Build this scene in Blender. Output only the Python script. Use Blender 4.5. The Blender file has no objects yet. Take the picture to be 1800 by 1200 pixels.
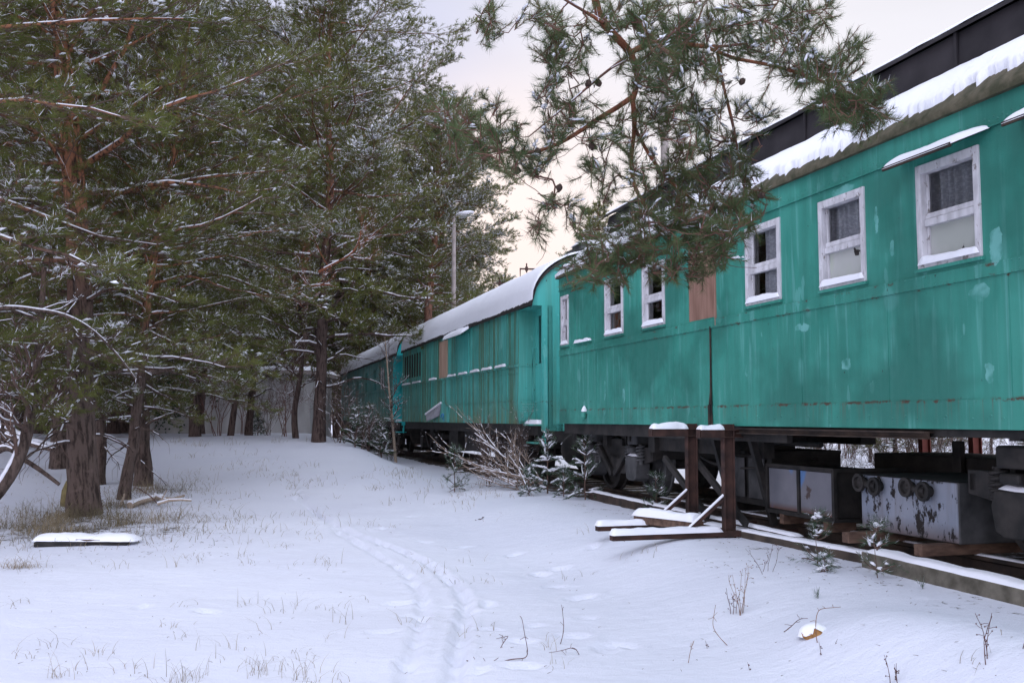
import bpy, math, random
import numpy as np
from math import radians as R, pi, sin, cos, sqrt, exp

sc = bpy.context.scene
C = sc.collection
# ---------------------------------------------------------------- camera
EYE = 1.6; PITCH = R(4.41); F = 1750.0
cam = bpy.data.cameras.new('camera'); cam.sensor_width = 36.0; cam.lens = 35.0
cam.clip_end = 3000; cam.clip_start = 0.05
co = bpy.data.objects.new('camera', cam); C.objects.link(co)
co.location = (0, 0, EYE); co.rotation_euler = (pi/2 + PITCH, 0, 0)
sc.camera = co
# ---------------------------------------------------------------- world: overcast dusk sky
SUN_EL = R(24); SUN_AZ = R(8)                        # azimuth from +Y towards +X
w = bpy.data.worlds.new('World'); sc.world = w; w.use_nodes = True
nt = w.node_tree; nt.nodes.clear()
def wn(t, **k):
    n = nt.nodes.new(t)
    for a, b in k.items(): setattr(n, a, b)
    return n
out = wn('ShaderNodeOutputWorld')
sky = wn('ShaderNodeTexSky', sky_type='NISHITA', sun_disc=False)
sky.sun_elevation = SUN_EL; sky.sun_rotation = SUN_AZ; sky.air_density = 1.5; sky.dust_density = 3.0
bg1 = wn('ShaderNodeBackground'); bg1.inputs[1].default_value = 0.05
nt.links.new(sky.outputs[0], bg1.inputs[0])
geo = wn('ShaderNodeTexCoord')
sep = wn('ShaderNodeSeparateXYZ'); nt.links.new(geo.outputs['Generated'], sep.inputs[0])
rz = wn('ShaderNodeValToRGB'); nt.links.new(sep.outputs['Z'], rz.inputs[0])
cr = rz.color_ramp
cr.elements[0].position = 0.0; cr.elements[0].color = (0.80, 0.73, 0.77, 1)
cr.elements[1].position = 0.62; cr.elements[1].color = (0.78, 0.83, 1.00, 1)
for p, c in ((0.10, (0.79, 0.735, 0.80, 1)), (0.20, (0.715, 0.70, 0.85, 1)), (0.36, (0.66, 0.675, 0.86, 1))):
    e = cr.elements.new(p); e.color = c
# warm glow of the low sun behind the clouds, ahead of the camera
dot = wn('ShaderNodeVectorMath', operation='DOT_PRODUCT')
nrm = wn('ShaderNodeVectorMath', operation='NORMALIZE'); nt.links.new(geo.outputs['Generated'], nrm.inputs[0])
nt.links.new(nrm.outputs[0], dot.inputs[0])
ga, ge = R(2), R(8)
dot.inputs[1].default_value = (sin(ga)*cos(ge), cos(ga)*cos(ge), sin(ge))
gr = wn('ShaderNodeMapRange'); gr.inputs['From Min'].default_value = 0.962; gr.inputs['From Max'].default_value = 1.0
gr.interpolation_type = 'SMOOTHERSTEP'
nt.links.new(dot.outputs['Value'], gr.inputs['Value'])
cn = wn('ShaderNodeTexNoise'); cn.inputs['Scale'].default_value = 2.2; cn.inputs['Detail'].default_value = 5
mpv = wn('ShaderNodeMapping'); mpv.inputs['Scale'].default_value = (1, 1, 3.5)
nt.links.new(geo.outputs['Generated'], mpv.inputs[0]); nt.links.new(mpv.outputs[0], cn.inputs['Vector'])
mx = wn('ShaderNodeMix', data_type='RGBA'); nt.links.new(gr.outputs[0], mx.inputs['Factor'])
nt.links.new(rz.outputs[0], mx.inputs['A']); mx.inputs['B'].default_value = (1.05, 0.90, 0.86, 1)
dot2 = wn('ShaderNodeVectorMath', operation='DOT_PRODUCT'); nt.links.new(nrm.outputs[0], dot2.inputs[0])
dot2.inputs[1].default_value = (sin(R(22))*cos(R(26)), cos(R(22))*cos(R(26)), sin(R(26)))
gr2 = wn('ShaderNodeMapRange'); gr2.interpolation_type = 'SMOOTHERSTEP'; nt.links.new(dot2.outputs['Value'], gr2.inputs['Value'])
gr2.inputs['From Min'].default_value = .88; gr2.inputs['From Max'].default_value = 1.0; gr2.inputs['To Max'].default_value = .9
mx2 = wn('ShaderNodeMix', data_type='RGBA'); nt.links.new(gr2.outputs[0], mx2.inputs['Factor'])
nt.links.new(mx.outputs['Result'], mx2.inputs['A']); mx2.inputs['B'].default_value = (0.90, 0.89, 0.95, 1)
cr2 = wn('ShaderNodeMapRange'); cr2.inputs['From Min'].default_value = 0.3; cr2.inputs['From Max'].default_value = 0.7
cr2.inputs['To Min'].default_value = 0.93; cr2.inputs['To Max'].default_value = 1.07
nt.links.new(cn.outputs['Fac'], cr2.inputs['Value'])
bg2 = wn('ShaderNodeBackground'); nt.links.new(mx2.outputs['Result'], bg2.inputs[0])
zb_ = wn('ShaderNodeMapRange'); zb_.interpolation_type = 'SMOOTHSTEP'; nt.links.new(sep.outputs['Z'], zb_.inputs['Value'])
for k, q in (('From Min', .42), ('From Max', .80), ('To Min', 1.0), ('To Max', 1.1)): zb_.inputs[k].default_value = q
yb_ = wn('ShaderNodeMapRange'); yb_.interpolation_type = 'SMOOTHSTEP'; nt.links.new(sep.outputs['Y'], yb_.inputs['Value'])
for k, q in (('From Min', .2), ('From Max', -.6), ('To Min', 1.0), ('To Max', 2.7)): yb_.inputs[k].default_value = q  # unseen sky behind the camera, brightened to front-light the trees and carriages
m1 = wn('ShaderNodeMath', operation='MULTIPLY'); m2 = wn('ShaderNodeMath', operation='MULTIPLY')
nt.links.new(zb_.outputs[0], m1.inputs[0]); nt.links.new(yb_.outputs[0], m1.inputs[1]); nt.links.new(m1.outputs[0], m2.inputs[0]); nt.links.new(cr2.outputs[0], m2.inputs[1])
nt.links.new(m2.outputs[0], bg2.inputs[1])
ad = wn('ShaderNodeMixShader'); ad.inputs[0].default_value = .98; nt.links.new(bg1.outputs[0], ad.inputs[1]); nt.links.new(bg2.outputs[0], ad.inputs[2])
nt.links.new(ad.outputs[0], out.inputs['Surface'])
# the veiled sun
sl = bpy.data.lights.new('sun', 'SUN'); sl.energy = 0.5; sl.angle = R(24); sl.color = (1.0, 0.86, 0.74)
so = bpy.data.objects.new('sun', sl); C.objects.link(so)
so.rotation_euler = (pi/2 - SUN_EL, 0, pi - SUN_AZ)
so.location = (0, 0, 30)
vs = sc.view_settings
vs.view_transform = 'Standard'; vs.look = 'None'; vs.gamma = 1; vs.exposure = 0.05
sc.cycles.max_bounces = 6; sc.cycles.diffuse_bounces = 3; sc.cycles.glossy_bounces = 2
sc.cycles.transmission_bounces = 2; sc.cycles.transparent_max_bounces = 6

rng = np.random.default_rng(7); random.seed(7)
# ---------------------------------------------------------------- frames
def ray(px, py):
    a = (px - 900)/F; b = (600 - py)/F
    return np.array([a, cos(PITCH) - b*sin(PITCH), sin(PITCH) + b*cos(PITCH)])
def at(px, py, Y):
    d = ray(px, py); return np.array([0, 0, EYE]) + d*(Y/d[1])
TN = np.array([.9616, .2744]); TD = np.array([-.2744, .9616]); TP = 5.17
PHI = math.atan2(.9616, -.2744)
def TW(u, w, z):
    p = TN*(TP - w) + TD*u
    return np.array([p[0], p[1], z])
def wof(x, y): return TP - (x*TN[0] + y*TN[1])
def uof(x, y): return x*TD[0] + y*TD[1]
def nz(v):
    v = np.asarray(v, float); return v/(np.linalg.norm(v, axis=-1, keepdims=True) + 1e-12)
def sstep(a, b, x):
    t = np.clip((x - a)/(b - a), 0, 1); return t*t*(3 - 2*t)
def vnoise(x, y, seed=0):
    x = np.asarray(x, float); y = np.asarray(y, float)
    xi = np.floor(x).astype(np.int64); yi = np.floor(y).astype(np.int64); fx = x - xi; fy = y - yi
    fx = fx*fx*(3 - 2*fx); fy = fy*fy*(3 - 2*fy)
    def h(a, b):
        n = (a*374761393 + b*668265263 + seed*982451653) & 0x7fffffff
        n = ((n ^ (n >> 13))*1274126177) & 0x7fffffff
        return ((n ^ (n >> 16)) & 0xffff)/65535.0
    return (h(xi, yi)*(1-fx) + h(xi+1, yi)*fx)*(1-fy) + (h(xi, yi+1)*(1-fx) + h(xi+1, yi+1)*fx)*fy
def fbm(x, y, seed=0, o=3):
    s = 0; a = .5
    for k in range(o): s = s + a*(vnoise(x*2**k, y*2**k, seed+k) - .5); a *= .5
    return s

# ---------------------------------------------------------------- geometry collector
class Geo:
    def __init__(s): s.V = []; s.F = []; s.M = []; s.S = []; s.n = 0
    def add(s, V, Fa, m=0, smooth=False):
        V = np.asarray(V, np.float32).reshape(-1, 3)
        if isinstance(Fa, list) and len({len(f) for f in Fa}) > 1:
            L = sorted({len(f) for f in Fa}); s.add(V, [f for f in Fa if len(f) == L[0]], m, smooth); n = s.n
            for q in L[1:]:
                s.n -= len(V); s.add(V, [f for f in Fa if len(f) == q], m, smooth); s.V.pop()
            s.n = n; return s
        Fa = np.asarray(Fa, np.int64)
        if len(Fa) == 0: return s
        s.V.append(V); s.F.append(Fa + s.n)
        mm = np.full(len(Fa), m, np.int32) if np.isscalar(m) else np.asarray(m, np.int32)
        s.M.append(mm); s.S.append(np.full(len(Fa), smooth, bool)); s.n += len(V); return s
    def box(s, u0, u1, w0, w1, z0, z1, m=0, rot=None, piv=None):
        V = np.array([(a, b, c) for c in (z0, z1) for b in (w0, w1) for a in (u0, u1)], float)
        if rot is not None:
            p = V.mean(0) if piv is None else np.asarray(piv, float)
            V = (V - p) @ rot.T + p
        s.add(V, [(0, 2, 3, 1), (4, 5, 7, 6), (0, 1, 5, 4), (2, 6, 7, 3), (0, 4, 6, 2), (1, 3, 7, 5)], m); return s
    def beam(s, p, q, a, b, m=0, up=(0, 0, 1)):
        p = np.asarray(p, float); q = np.asarray(q, float); d = nz(q - p); up = np.asarray(up, float)
        x = np.cross(d, up)
        if np.linalg.norm(x) < .1: x = np.cross(d, (1, 0, 0))
        x = nz(x); y = np.cross(x, d)
        V = [e + x*i*a/2 + y*j*b/2 for e in (p, q) for j in (-1, 1) for i in (-1, 1)]
        s.add(V, [(0, 2, 3, 1), (4, 5, 7, 6), (0, 1, 5, 4), (2, 6, 7, 3), (0, 4, 6, 2), (1, 3, 7, 5)], m); return s
    def tube(s, path, r, n=10, m=0, cap=True, smooth=True, wob=0, flat=1.0):
        P = np.asarray(path, float); k = len(P); r = np.broadcast_to(np.asarray(r, float), (k,))
        T = np.gradient(P, axis=0); T = nz(T)
        up = np.array([0, 0, 1.]) if abs(T[:, 2]).mean() < .8 else np.array([1., 0, 0])
        X = nz(np.cross(T, up)); Y = np.cross(X, T)
        a = np.arange(n)*2*pi/n
        rr = r[:, None]*np.ones(n)[None]
        if wob: rr = rr*(1 + wob*(rng.random((k, n)) - .5))
        V = P[:, None] + rr[..., None]*(np.cos(a)[None, :, None]*X[:, None] + flat*np.sin(a)[None, :, None]*Y[:, None])
        i = np.arange(k-1)[:, None]*n; j = np.arange(n)[None]; j2 = (j+1) % n
        Fa = np.stack([i+j, i+j2, i+n+j2, i+n+j], -1).reshape(-1, 4)
        V = V.reshape(-1, 3)
        s.add(V, Fa, m, smooth)
        if cap:
            for e, rev in ((0, True), (k-1, False)):
                c = P[e]; ring = V[e*n:(e+1)*n]
                ff = [(0, 1+q, 1+(q+1) % n) if not rev else (0, 1+(q+1) % n, 1+q) for q in range(n)]
                s.add(np.vstack([c[None], ring]), ff, m)
        return s
    def lathe(s, o, axis, prof, n=24, m=0, smooth=False):      # prof: (along axis, radius)
        o = np.asarray(o, float); A = nz(axis); X = nz(np.cross(A, (0.01, .02, 1.) if abs(A[2]) < .9 else (1, 0, 0))); Y = np.cross(A, X)
        a = np.arange(n)*2*pi/n; k = len(prof)
        V = np.array([o + A*h + r*(cos(t)*X + sin(t)*Y) for h, r in prof for t in a])
        i = np.arange(k-1)[:, None]*n; j = np.arange(n)[None]; j2 = (j+1) % n
        s.add(V, np.stack([i+j, i+j2, i+n+j2, i+n+j], -1).reshape(-1, 4), m, smooth)
        return s
    def grid(s, P, m=0, smooth=True):                           # P (a,b,3)
        a, b = P.shape[:2]
        i = np.arange(a-1)[:, None]*b; j = np.arange(b-1)[None]
        s.add(P.reshape(-1, 3), np.stack([i+j, i+b+j, i+b+j+1, i+j+1], -1).reshape(-1, 4), m, smooth); return s
    def segs(s, P0, P1, r0, r1, n=3, m=0, flat=1.0):            # many separate prisms
        P0 = np.asarray(P0, float); P1 = np.asarray(P1, float); k = len(P0)
        if k == 0: return s
        d = nz(P1 - P0); up = np.tile([0, 0, 1.], (k, 1)); up[abs(d[:, 2]) > .9] = (1, 0, 0)
        X = nz(np.cross(d, up)); Y = np.cross(X, d)
        a = np.arange(n)*2*pi/n + pi/2
        c = np.cos(a)[None, :, None]; q = np.sin(a)[None, :, None]*flat
        r0 = np.broadcast_to(np.asarray(r0, float), (k,)); r1 = np.broadcast_to(np.asarray(r1, float), (k,))
        A = P0[:, None] + r0[:, None, None]*(c*X[:, None] + q*Y[:, None])
        B = P1[:, None] + r1[:, None, None]*(c*X[:, None] + q*Y[:, None])
        V = np.concatenate([A, B], 1).reshape(-1, 3)
        i = (np.arange(k)*2*n)[:, None]; j = np.arange(n)[None]; j2 = (j+1) % n
        s.add(V, np.stack([i+j, i+j2, i+n+j2, i+n+j], -1).reshape(-1, 4), m, True); return s
    def build(s, name, mats, parent=None, off=(0, 0, 0), bevel=0, loc=None, rot=None):
        me = bpy.data.meshes.new(name)
        V = np.vstack(s.V) - np.asarray(off, np.float32)
        nl = [a.shape[1] for a in s.F]
        loops = np.concatenate([a.ravel() for a in s.F]).astype(np.int32)
        tot = np.concatenate([np.full(len(a), a.shape[1], np.int32) for a in s.F])
        start = np.concatenate([[0], np.cumsum(tot)[:-1]]).astype(np.int32)
        me.vertices.add(len(V)); me.vertices.foreach_set('co', V.ravel().astype(np.float32))
        me.loops.add(len(loops)); me.loops.foreach_set('vertex_index', loops)
        me.polygons.add(len(tot)); me.polygons.foreach_set('loop_start', start); me.polygons.foreach_set('loop_total', tot)
        me.polygons.foreach_set('material_index', np.concatenate(s.M))
        me.polygons.foreach_set('use_smooth', np.concatenate(s.S))
        for m in (mats if isinstance(mats, (list, tuple)) else [mats]): me.materials.append(m)
        me.update(calc_edges=True)
        o = bpy.data.objects.new(name, me); C.objects.link(o)
        if parent is not None: o.parent = parent
        if loc is not None: o.location = [float(q) for q in loc]
        if rot is not None: o.rotation_euler = rot
        if bevel:
            b = o.modifiers.new('bevel', 'BEVEL'); b.width = bevel; b.segments = 2; b.limit_method = 'ANGLE'
        return o

def tag(o, label=None, cat=None, group=None, kind=None):
    if label: o['label'] = label
    if cat: o['category'] = cat
    if group: o['group'] = group
    if kind: o['kind'] = kind
    return o
def thing(name, label, cat, loc=(0, 0, 0), rz=0, group=None):
    o = bpy.data.objects.new(name, None); C.objects.link(o); o.empty_display_size = .2
    o.location = [float(q) for q in loc]; o.rotation_euler = (0, 0, rz)
    return tag(o, label, cat, group)
class TThing:                       # a thing whose parts are given in the train's own frame (along, outward, up)
    def __init__(s, name, label, cat, u, w, z, group=None):
        s.o = thing(name, label, cat, TW(u, w, z), PHI, group); s.off = (u, w, z)
    def part(s, g, name, mats, parent=None, bevel=0, label=None):
        o = g.build(name, mats, parent or s.o, s.off, bevel)
        if label: o['label'] = label
        return o
def copy_tree(o, parent=None):
    c = o.copy(); C.objects.link(c); c.parent = parent
    for ch in list(o.children): copy_tree(ch, c)
    return c
def rotm(ax, ang):
    a = nz(ax); K = np.array([[0, -a[2], a[1]], [a[2], 0, -a[0]], [-a[1], a[0], 0]])
    return np.eye(3) + sin(ang)*K + (1 - cos(ang))*K@K

# ---------------------------------------------------------------- materials
class Mt:
    def __init__(s, name, rough=.6, spec=.3, metal=0):
        s.m = bpy.data.materials.new(name); s.m.use_nodes = True; s.nt = s.m.node_tree
        s.p = s.nt.nodes['Principled BSDF']; s.p.inputs['Roughness'].default_value = rough
        s.p.inputs['Specular IOR Level'].default_value = spec; s.p.inputs['Metallic'].default_value = metal
        s.tc = s.nt.nodes.new('ShaderNodeTexCoord')
    def n(s, t, **k):
        x = s.nt.nodes.new(t)
        for a, b in k.items(): setattr(x, a, b)
        return x
    def l(s, a, b): s.nt.links.new(a, b)
    def vec(s, scale=(1, 1, 1), which='Object'):
        mp = s.n('ShaderNodeMapping'); mp.inputs['Scale'].default_value = scale
        s.l(s.tc.outputs[which], mp.inputs[0]); return mp.outputs[0]
    def noise(s, scale, detail=3, vs=(1, 1, 1), rough=.5, which='Object'):
        x = s.n('ShaderNodeTexNoise'); x.inputs['Scale'].default_value = scale; x.inputs['Detail'].default_value = detail
        x.inputs['Roughness'].default_value = rough
        s.l(s.vec(vs, which), x.inputs['Vector']); return x.outputs['Fac']
    def rng(s, v, a, b, c=0., d=1.):
        x = s.n('ShaderNodeMapRange'); s.l(v, x.inputs['Value'])
        for k, q in (('From Min', a), ('From Max', b), ('To Min', c), ('To Max', d)): x.inputs[k].default_value = q
        return x.outputs[0]
    def math(s, op, a, b=None, c=None):
        x = s.n('ShaderNodeMath', operation=op)
        for i, q in enumerate((a, b, c)):
            if q is None: continue
            if isinstance(q, (int, float)): x.inputs[i].default_value = q
            else: s.l(q, x.inputs[i])
        return x.outputs[0]
    def mix(s, f, a, b, mode='MIX'):
        x = s.n('ShaderNodeMix', data_type='RGBA', blend_type=mode)
        for k, q in (('Factor', f), ('A', a), ('B', b)):
            if isinstance(q, (int, float)): x.inputs[k].default_value = q
            elif isinstance(q, tuple): x.inputs[k].default_value = q + (1,) if len(q) == 3 else q
            else: s.l(q, x.inputs[k])
        return x.outputs['Result']
    def col(s, c):
        if isinstance(c, tuple): s.p.inputs['Base Color'].default_value = c + (1,)
        else: s.l(c, s.p.inputs['Base Color'])
    def bump(s, h, dist=.01, strength=1.0):
        b = s.n('ShaderNodeBump'); b.inputs['Distance'].default_value = dist; b.inputs['Strength'].default_value = strength
        s.l(h, b.inputs['Height']); s.l(b.outputs[0], s.p.inputs['Normal'])
    def z(s):
        x = s.n('ShaderNodeSeparateXYZ'); s.l(s.tc.outputs['Object'], x.inputs[0]); return x.outputs['Z']
    def xyz(s):
        x = s.n('ShaderNodeSeparateXYZ'); s.l(s.tc.outputs['Object'], x.inputs[0]); return x.outputs

def simple(name, c1, c2, scale=8, rough=.7, detail=4, vs=(1, 1, 1), bump=.004, lo=.35, hi=.65, spec=.3, metal=0):
    m = Mt(name, rough, spec, metal); f = m.noise(scale, detail, vs)
    m.col(m.mix(m.rng(f, lo, hi), c1, c2))
    if bump: m.bump(m.noise(scale*3, 4, vs), bump)
    return m.m

def paint(name, c1, c2, light, seams=(), patches=(), deep=0, algae=0.0, rustc=(.075, .035, .022), zlo=1.0, zhi=3.4):
    m = Mt(name, .48, .42)
    base = m.mix(m.rng(m.noise(.9, 4), .35, .65), c1, c2)
    st = m.noise(1.0, 5, (9, 9, .45), .6)
    base = m.mix(m.rng(st, .42, .72, 0, .45), base, tuple(q*.62 for q in c1))
    fade = m.noise(1.0, 4, (16, 16, .9), .55)
    base = m.mix(m.rng(fade, .56, .66, 0, .35), base, light)
    pt = m.noise(1.4, 1.5, (1.15, 1, .9), .4)
    base = m.mix(m.rng(pt, .70, .715, 0, .35), base, light)
    pt2 = m.noise(3.6, 3.0, (1.5, 1, .55), .55)
    base = m.mix(m.rng(pt2, .685, .70, 0, .4), base, light)
    if deep:
        base = m.mix(m.rng(m.noise(.55, 4, (1, 1, 1.2), .6), .47, .58, 0, deep), base, tuple(q*.60 for q in c1))
        base = m.mix(m.rng(m.noise(3.1, 5, (1, 1, .35), .65), .55, .66, 0, .35), base, tuple(q*.7 for q in c1))
    if patches:
        X = m.n('ShaderNodeSeparateXYZ'); m.l(m.tc.outputs['Object'], X.inputs[0])
        wx = m.math('ADD', X.outputs['X'], m.rng(m.noise(17, 3), 0, 1, -.035, .035)); wz = m.math('ADD', X.outputs['Z'], m.rng(m.noise(13, 3, (1, 1.3, 1)), 0, 1, -.05, .05))
        tot = None
        for pu, pz, ru, rz_ in patches:
            e = m.math('POWER', m.math('ABSOLUTE', m.math('MULTIPLY', m.math('SUBTRACT', wx, pu), 1/ru)), 2.6)
            f = m.math('POWER', m.math('ABSOLUTE', m.math('MULTIPLY', m.math('SUBTRACT', wz, pz), 1/rz_)), 2.6)
            q = m.rng(m.math('ADD', e, f), .96, 1.04, 1, 0); tot = q if tot is None else m.math('MAXIMUM', tot, q)
        base = m.mix(m.math('MULTIPLY', tot, m.rng(m.noise(8, 3), .4, .6, .1, .8)), base, light)
    if algae:
        al = m.noise(1.0, 4, (5.5, 5.5, .22), .6)
        base = m.mix(m.rng(al, .47, .58, 0, algae), base, (.075, .115, .05))
        al2 = m.noise(1.0, 4, (3.5, 3.5, .7), .6)
        zz = m.rng(m.z(), 1.6, .95, 0, 1)
        base = m.mix(m.math('MULTIPLY', m.rng(al2, .44, .58, 0, 1), m.math('MULTIPLY', zz, algae)), base, (.17, .15, .04))
    z = m.z(); wig = m.rng(m.noise(14, 6, rough=.7), 0, 1, -.035, .035)
    zw = m.math('ADD', z, wig)
    for zs, k in seams:
        d = m.math('ABSOLUTE', m.math('SUBTRACT', zw, zs))
        band = m.rng(d, .003, .018, 1, 0)
        patchy = m.rng(m.noise(7, 7, rough=.75), .575 - .075*k, .63 - .075*k)
        mk = m.math('MULTIPLY', band, patchy)
        base = m.mix(mk, base, rustc)
        drip = m.rng(m.math('SUBTRACT', zs, z), .0, .22, 1, 0)
        below = m.rng(m.math('SUBTRACT', zs, z), -.01, .0, 0, 1)
        dm = m.math('MULTIPLY', m.math('MULTIPLY', drip, below), m.rng(m.noise(1.0, 4, (38, 38, 1.6), .6), .54, .70, 0, .55*k))
        base = m.mix(dm, base, (.11, .085, .05))
    ch = m.noise(11, 5, (1.25, 1, .7), .72)
    base = m.mix(m.rng(ch, .675, .685), base, (.02, .035, .03))
    ch2 = m.noise(5, 6, (1.2, 1, .8), .75)
    base = m.mix(m.rng(ch2, .735, .745), base, rustc)
    m.col(base)
    b = m.math('ADD', m.math('MULTIPLY', m.noise(1.6, 2, (1.6, 1, .7)), 1.0), m.math('MULTIPLY', m.noise(45, 3), .05))
    b = m.math('ADD', b, m.math('MULTIPLY', m.noise(7, 3, (1, 1, .5)), .16))
    m.bump(b, .03, .8)
    m.l(m.rng(m.noise(4, 4), .3, .7, .38, .6), m.p.inputs['Roughness'])
    return m.m

def snow_mat(name='snow', col=(.83, .84, .90)):
    m = Mt(name, .55, .25)
    m.col(m.mix(m.rng(m.noise(1.5, 3), .3, .7), col, tuple(q*.96 for q in col)))
    h = m.math('ADD', m.math('MULTIPLY', m.noise(14, 4), .7), m.math('MULTIPLY', m.noise(90, 3), .3))
    m.bump(h, .012, .7)
    return m.m
SNOW = snow_mat()

def roof_snow_mat():
    m = Mt('wind_combed_snow', .6, .2); m.col((.83, .84, .90))
    h = m.math('ADD', m.math('MULTIPLY', m.noise(1, 3, (60, 8, 8)), .8), m.math('MULTIPLY', m.noise(50, 3), .3))
    m.bump(h, .014, .8); return m.m
RSNOW = roof_snow_mat()

def ground_mat():
    m = Mt('snow_cover', .6, .2)
    a = m.n('ShaderNodeAttribute'); a.attribute_name = 'soil'
    n1 = m.noise(3.5, 6, rough=.7); n2 = m.noise(17, 5, rough=.7)
    nn = m.math('ADD', m.math('MULTIPLY', n1, .55), m.math('MULTIPLY', n2, .45))
    s = m.math('ADD', a.outputs['Fac'], m.rng(nn, .3, .7, -.5, .5))
    mask = m.rng(s, .50, .62)
    snowc = m.mix(m.rng(m.noise(.5, 3), .3, .7), (.715, .73, .805), (.67, .685, .77))
    soil = m.mix(m.rng(m.noise(22, 5), .35, .65), (.035, .028, .022), (.13, .10, .07))
    m.col(m.mix(mask, snowc, soil))
    h = m.math('ADD', m.math('MULTIPLY', m.noise(6, 6, (1, 1.6, 1), .6), 1.0), m.math('MULTIPLY', m.noise(75, 4, rough=.7), .35))
    h = m.math('ADD', h, m.math('MULTIPLY', mask, -.6))
    m.bump(h, .022, .75)
    return m.m
GROUND = ground_mat()

def bark(name, low, high, zc, dark=.35):
    m = Mt(name, .9, .1)
    f = m.rng(m.math('ADD', m.z(), m.rng(m.noise(1.2, 3), 0, 1, -.8, .8)), zc - .8, zc + 1.4)
    plate = m.noise(1, 5, (17, 17, 3.4), .68)
    c = m.mix(f, low, high)
    c = m.mix(m.rng(plate, .40, .53, .95, 0), c, tuple(q*dark for q in low))
    c = m.mix(m.rng(m.noise(5, 4), .6, .7, 0, .5), c, tuple(q*1.6 for q in low))
    m.col(c); m.bump(plate, .05, .9); return m.m
BARK = bark('pine_bark', (.125, .092, .078), (.36, .165, .095), 3.8, .33)
BARK2 = bark('pine_bark_tall', (.105, .075, .066), (.27, .13, .08), 5.5, .35)
BARKR = bark('red_limb_bark', (.26, .105, .062), (.26, .105, .062), 30, .5)
TWIG = simple('twig', (.085, .052, .042), (.16, .105, .085), 9, .85, bump=0)
TWIGR = simple('reddish_twig', (.12, .058, .045), (.17, .085, .065), 9, .85, bump=0)
DRY = simple('dry_wood', (.20, .15, .12), (.34, .27, .22), 9, .85, bump=0)
PALE = simple('debarked_wood', (.30, .23, .17), (.42, .34, .27), 6, .8, vs=(4, 4, 4), bump=.003)
def needles(name, a, b, c):
    m = Mt(name, .55, .25)
    oi = m.n('ShaderNodeObjectInfo')
    base = m.mix(m.rng(m.noise(.9, 3), .35, .65), a, b)
    base = m.mix(m.rng(m.noise(2.7, 2), .52, .68, 0, .8), base, c)
    base = m.mix(m.rng(oi.outputs['Random'], 0, 1, 0, .4), base, tuple(q*1.25 for q in b))
    m.col(base)
    tr = m.n('ShaderNodeBsdfTranslucent'); m.l(base, tr.inputs[0]); mx = m.n('ShaderNodeMixShader'); mx.inputs[0].default_value = .38
    m.l(m.p.outputs[0], mx.inputs[1]); m.l(tr.outputs[0], mx.inputs[2]); m.l(mx.outputs[0], m.nt.nodes['Material Output'].inputs['Surface']); return m.m
NEED = needles('pine_needles', (.088, .108, .028), (.145, .160, .042), (.190, .170, .050))
NEEDF = needles('pine_needles_far', (.098, .114, .038), (.155, .165, .052), (.195, .170, .06))
NEEDN = needles('pine_needles_near', (.058, .092, .038), (.105, .142, .058), (.130, .120, .050))
NEEDY = needles('young_pine_needles', (.045, .085, .048), (.08, .12, .07), (.10, .13, .06))
# ---------------------------------------------------------------- ground
TRK = []
def zbase(x, y):
    x = np.asarray(x, float); y = np.asarray(y, float)
    w_ = wof(x, y)
    f = 1.05*sstep(11.5, 31, y) - .45*sstep(33, 60, y)
    f = f + .10*fbm(x*.35, y*.35, 3, 3)*1.2 + .035*fbm(x*1.7, y*1.7, 9, 2)
    t = .36 + .03*fbm(x*.8, y*.8, 5, 2)
    k = sstep(2.3, .45, w_ + .35*fbm(x*.5, y*.5, 11, 2))
    z = f*(1 - k) + t*k
    b = sstep(-3.6, -6, w_)
    z = z*(1 - b) + (.55 + .25*fbm(x*.2, y*.2, 21, 3) + .25*sstep(-6, -20, w_))*b
    # drift lying against the concrete beam, lower right
    u_ = uof(x, y)
    z = z + .14*np.exp(-((w_ - 1.15 - .12*np.sin(u_*1.3))/.42)**2)*sstep(6.6, 5.2, u_)
    return z
def ground_z(x, y): return float(zbase(x, y))
def gp(px, py):                     # where the sight line of a photo pixel meets the ground
    d = ray(px, py)
    for t in (TS, None):
        if t is None: t = np.linspace(t1*.985 - .05, t1, 40)
        h = EYE + d[2]*t - zbase(d[0]*t, d[1]*t); i = int(np.argmax(h <= 0)); i = i if h[i] <= 0 else len(t)-1; t1 = t[i]
    return np.array([0, 0, EYE]) + d*t1
TS = 1.5*1.012**np.arange(420)
def seg_dist(x, y, P, Q):
    d = Q - P; L = (d**2).sum() + 1e-9
    t = np.clip(((x - P[0])*d[0] + (y - P[1])*d[1])/L, 0, 1)
    return np.hypot(x - P[0] - t*d[0], y - P[1] - t*d[1])
def resample(P, step):
    P = np.asarray(P, float); L = np.concatenate([[0], np.cumsum(np.linalg.norm(np.diff(P, axis=0), axis=1))])
    n = max(2, int(L[-1]/step)); t = np.linspace(0, L[-1], n)
    return np.stack([np.interp(t, L, P[:, k]) for k in range(P.shape[1])], 1)
def smooth_path(P, k=2):
    P = np.asarray(P, float)
    for _ in range(k):
        Q = np.empty((2*len(P)-1, P.shape[1])); Q[::2] = P; Q[1::2] = (P[1:] + P[:-1])/2
        Q[1:-1] = (Q[:-2] + 2*Q[1:-1] + Q[2:])/4; P = Q
    return P
ruts = []
for line, wd, dp in ((((470, 800), (500, 835), (545, 890), (590, 935), (640, 962), (690, 990), (722, 1015), (745, 1048), (742, 1090), (722, 1150), (700, 1215), (690, 1300)), .045, .045),
             (((520, 875), (560, 905), (620, 940), (670, 955), (740, 980), (790, 1020), (822, 1052), (815, 1100), (800, 1160), (795, 1220), (800, 1300)), .055, .055)):
    ruts.append((smooth_path([gp(*q)[:2] for q in line], 2), wd, dp))
prints = []
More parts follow.
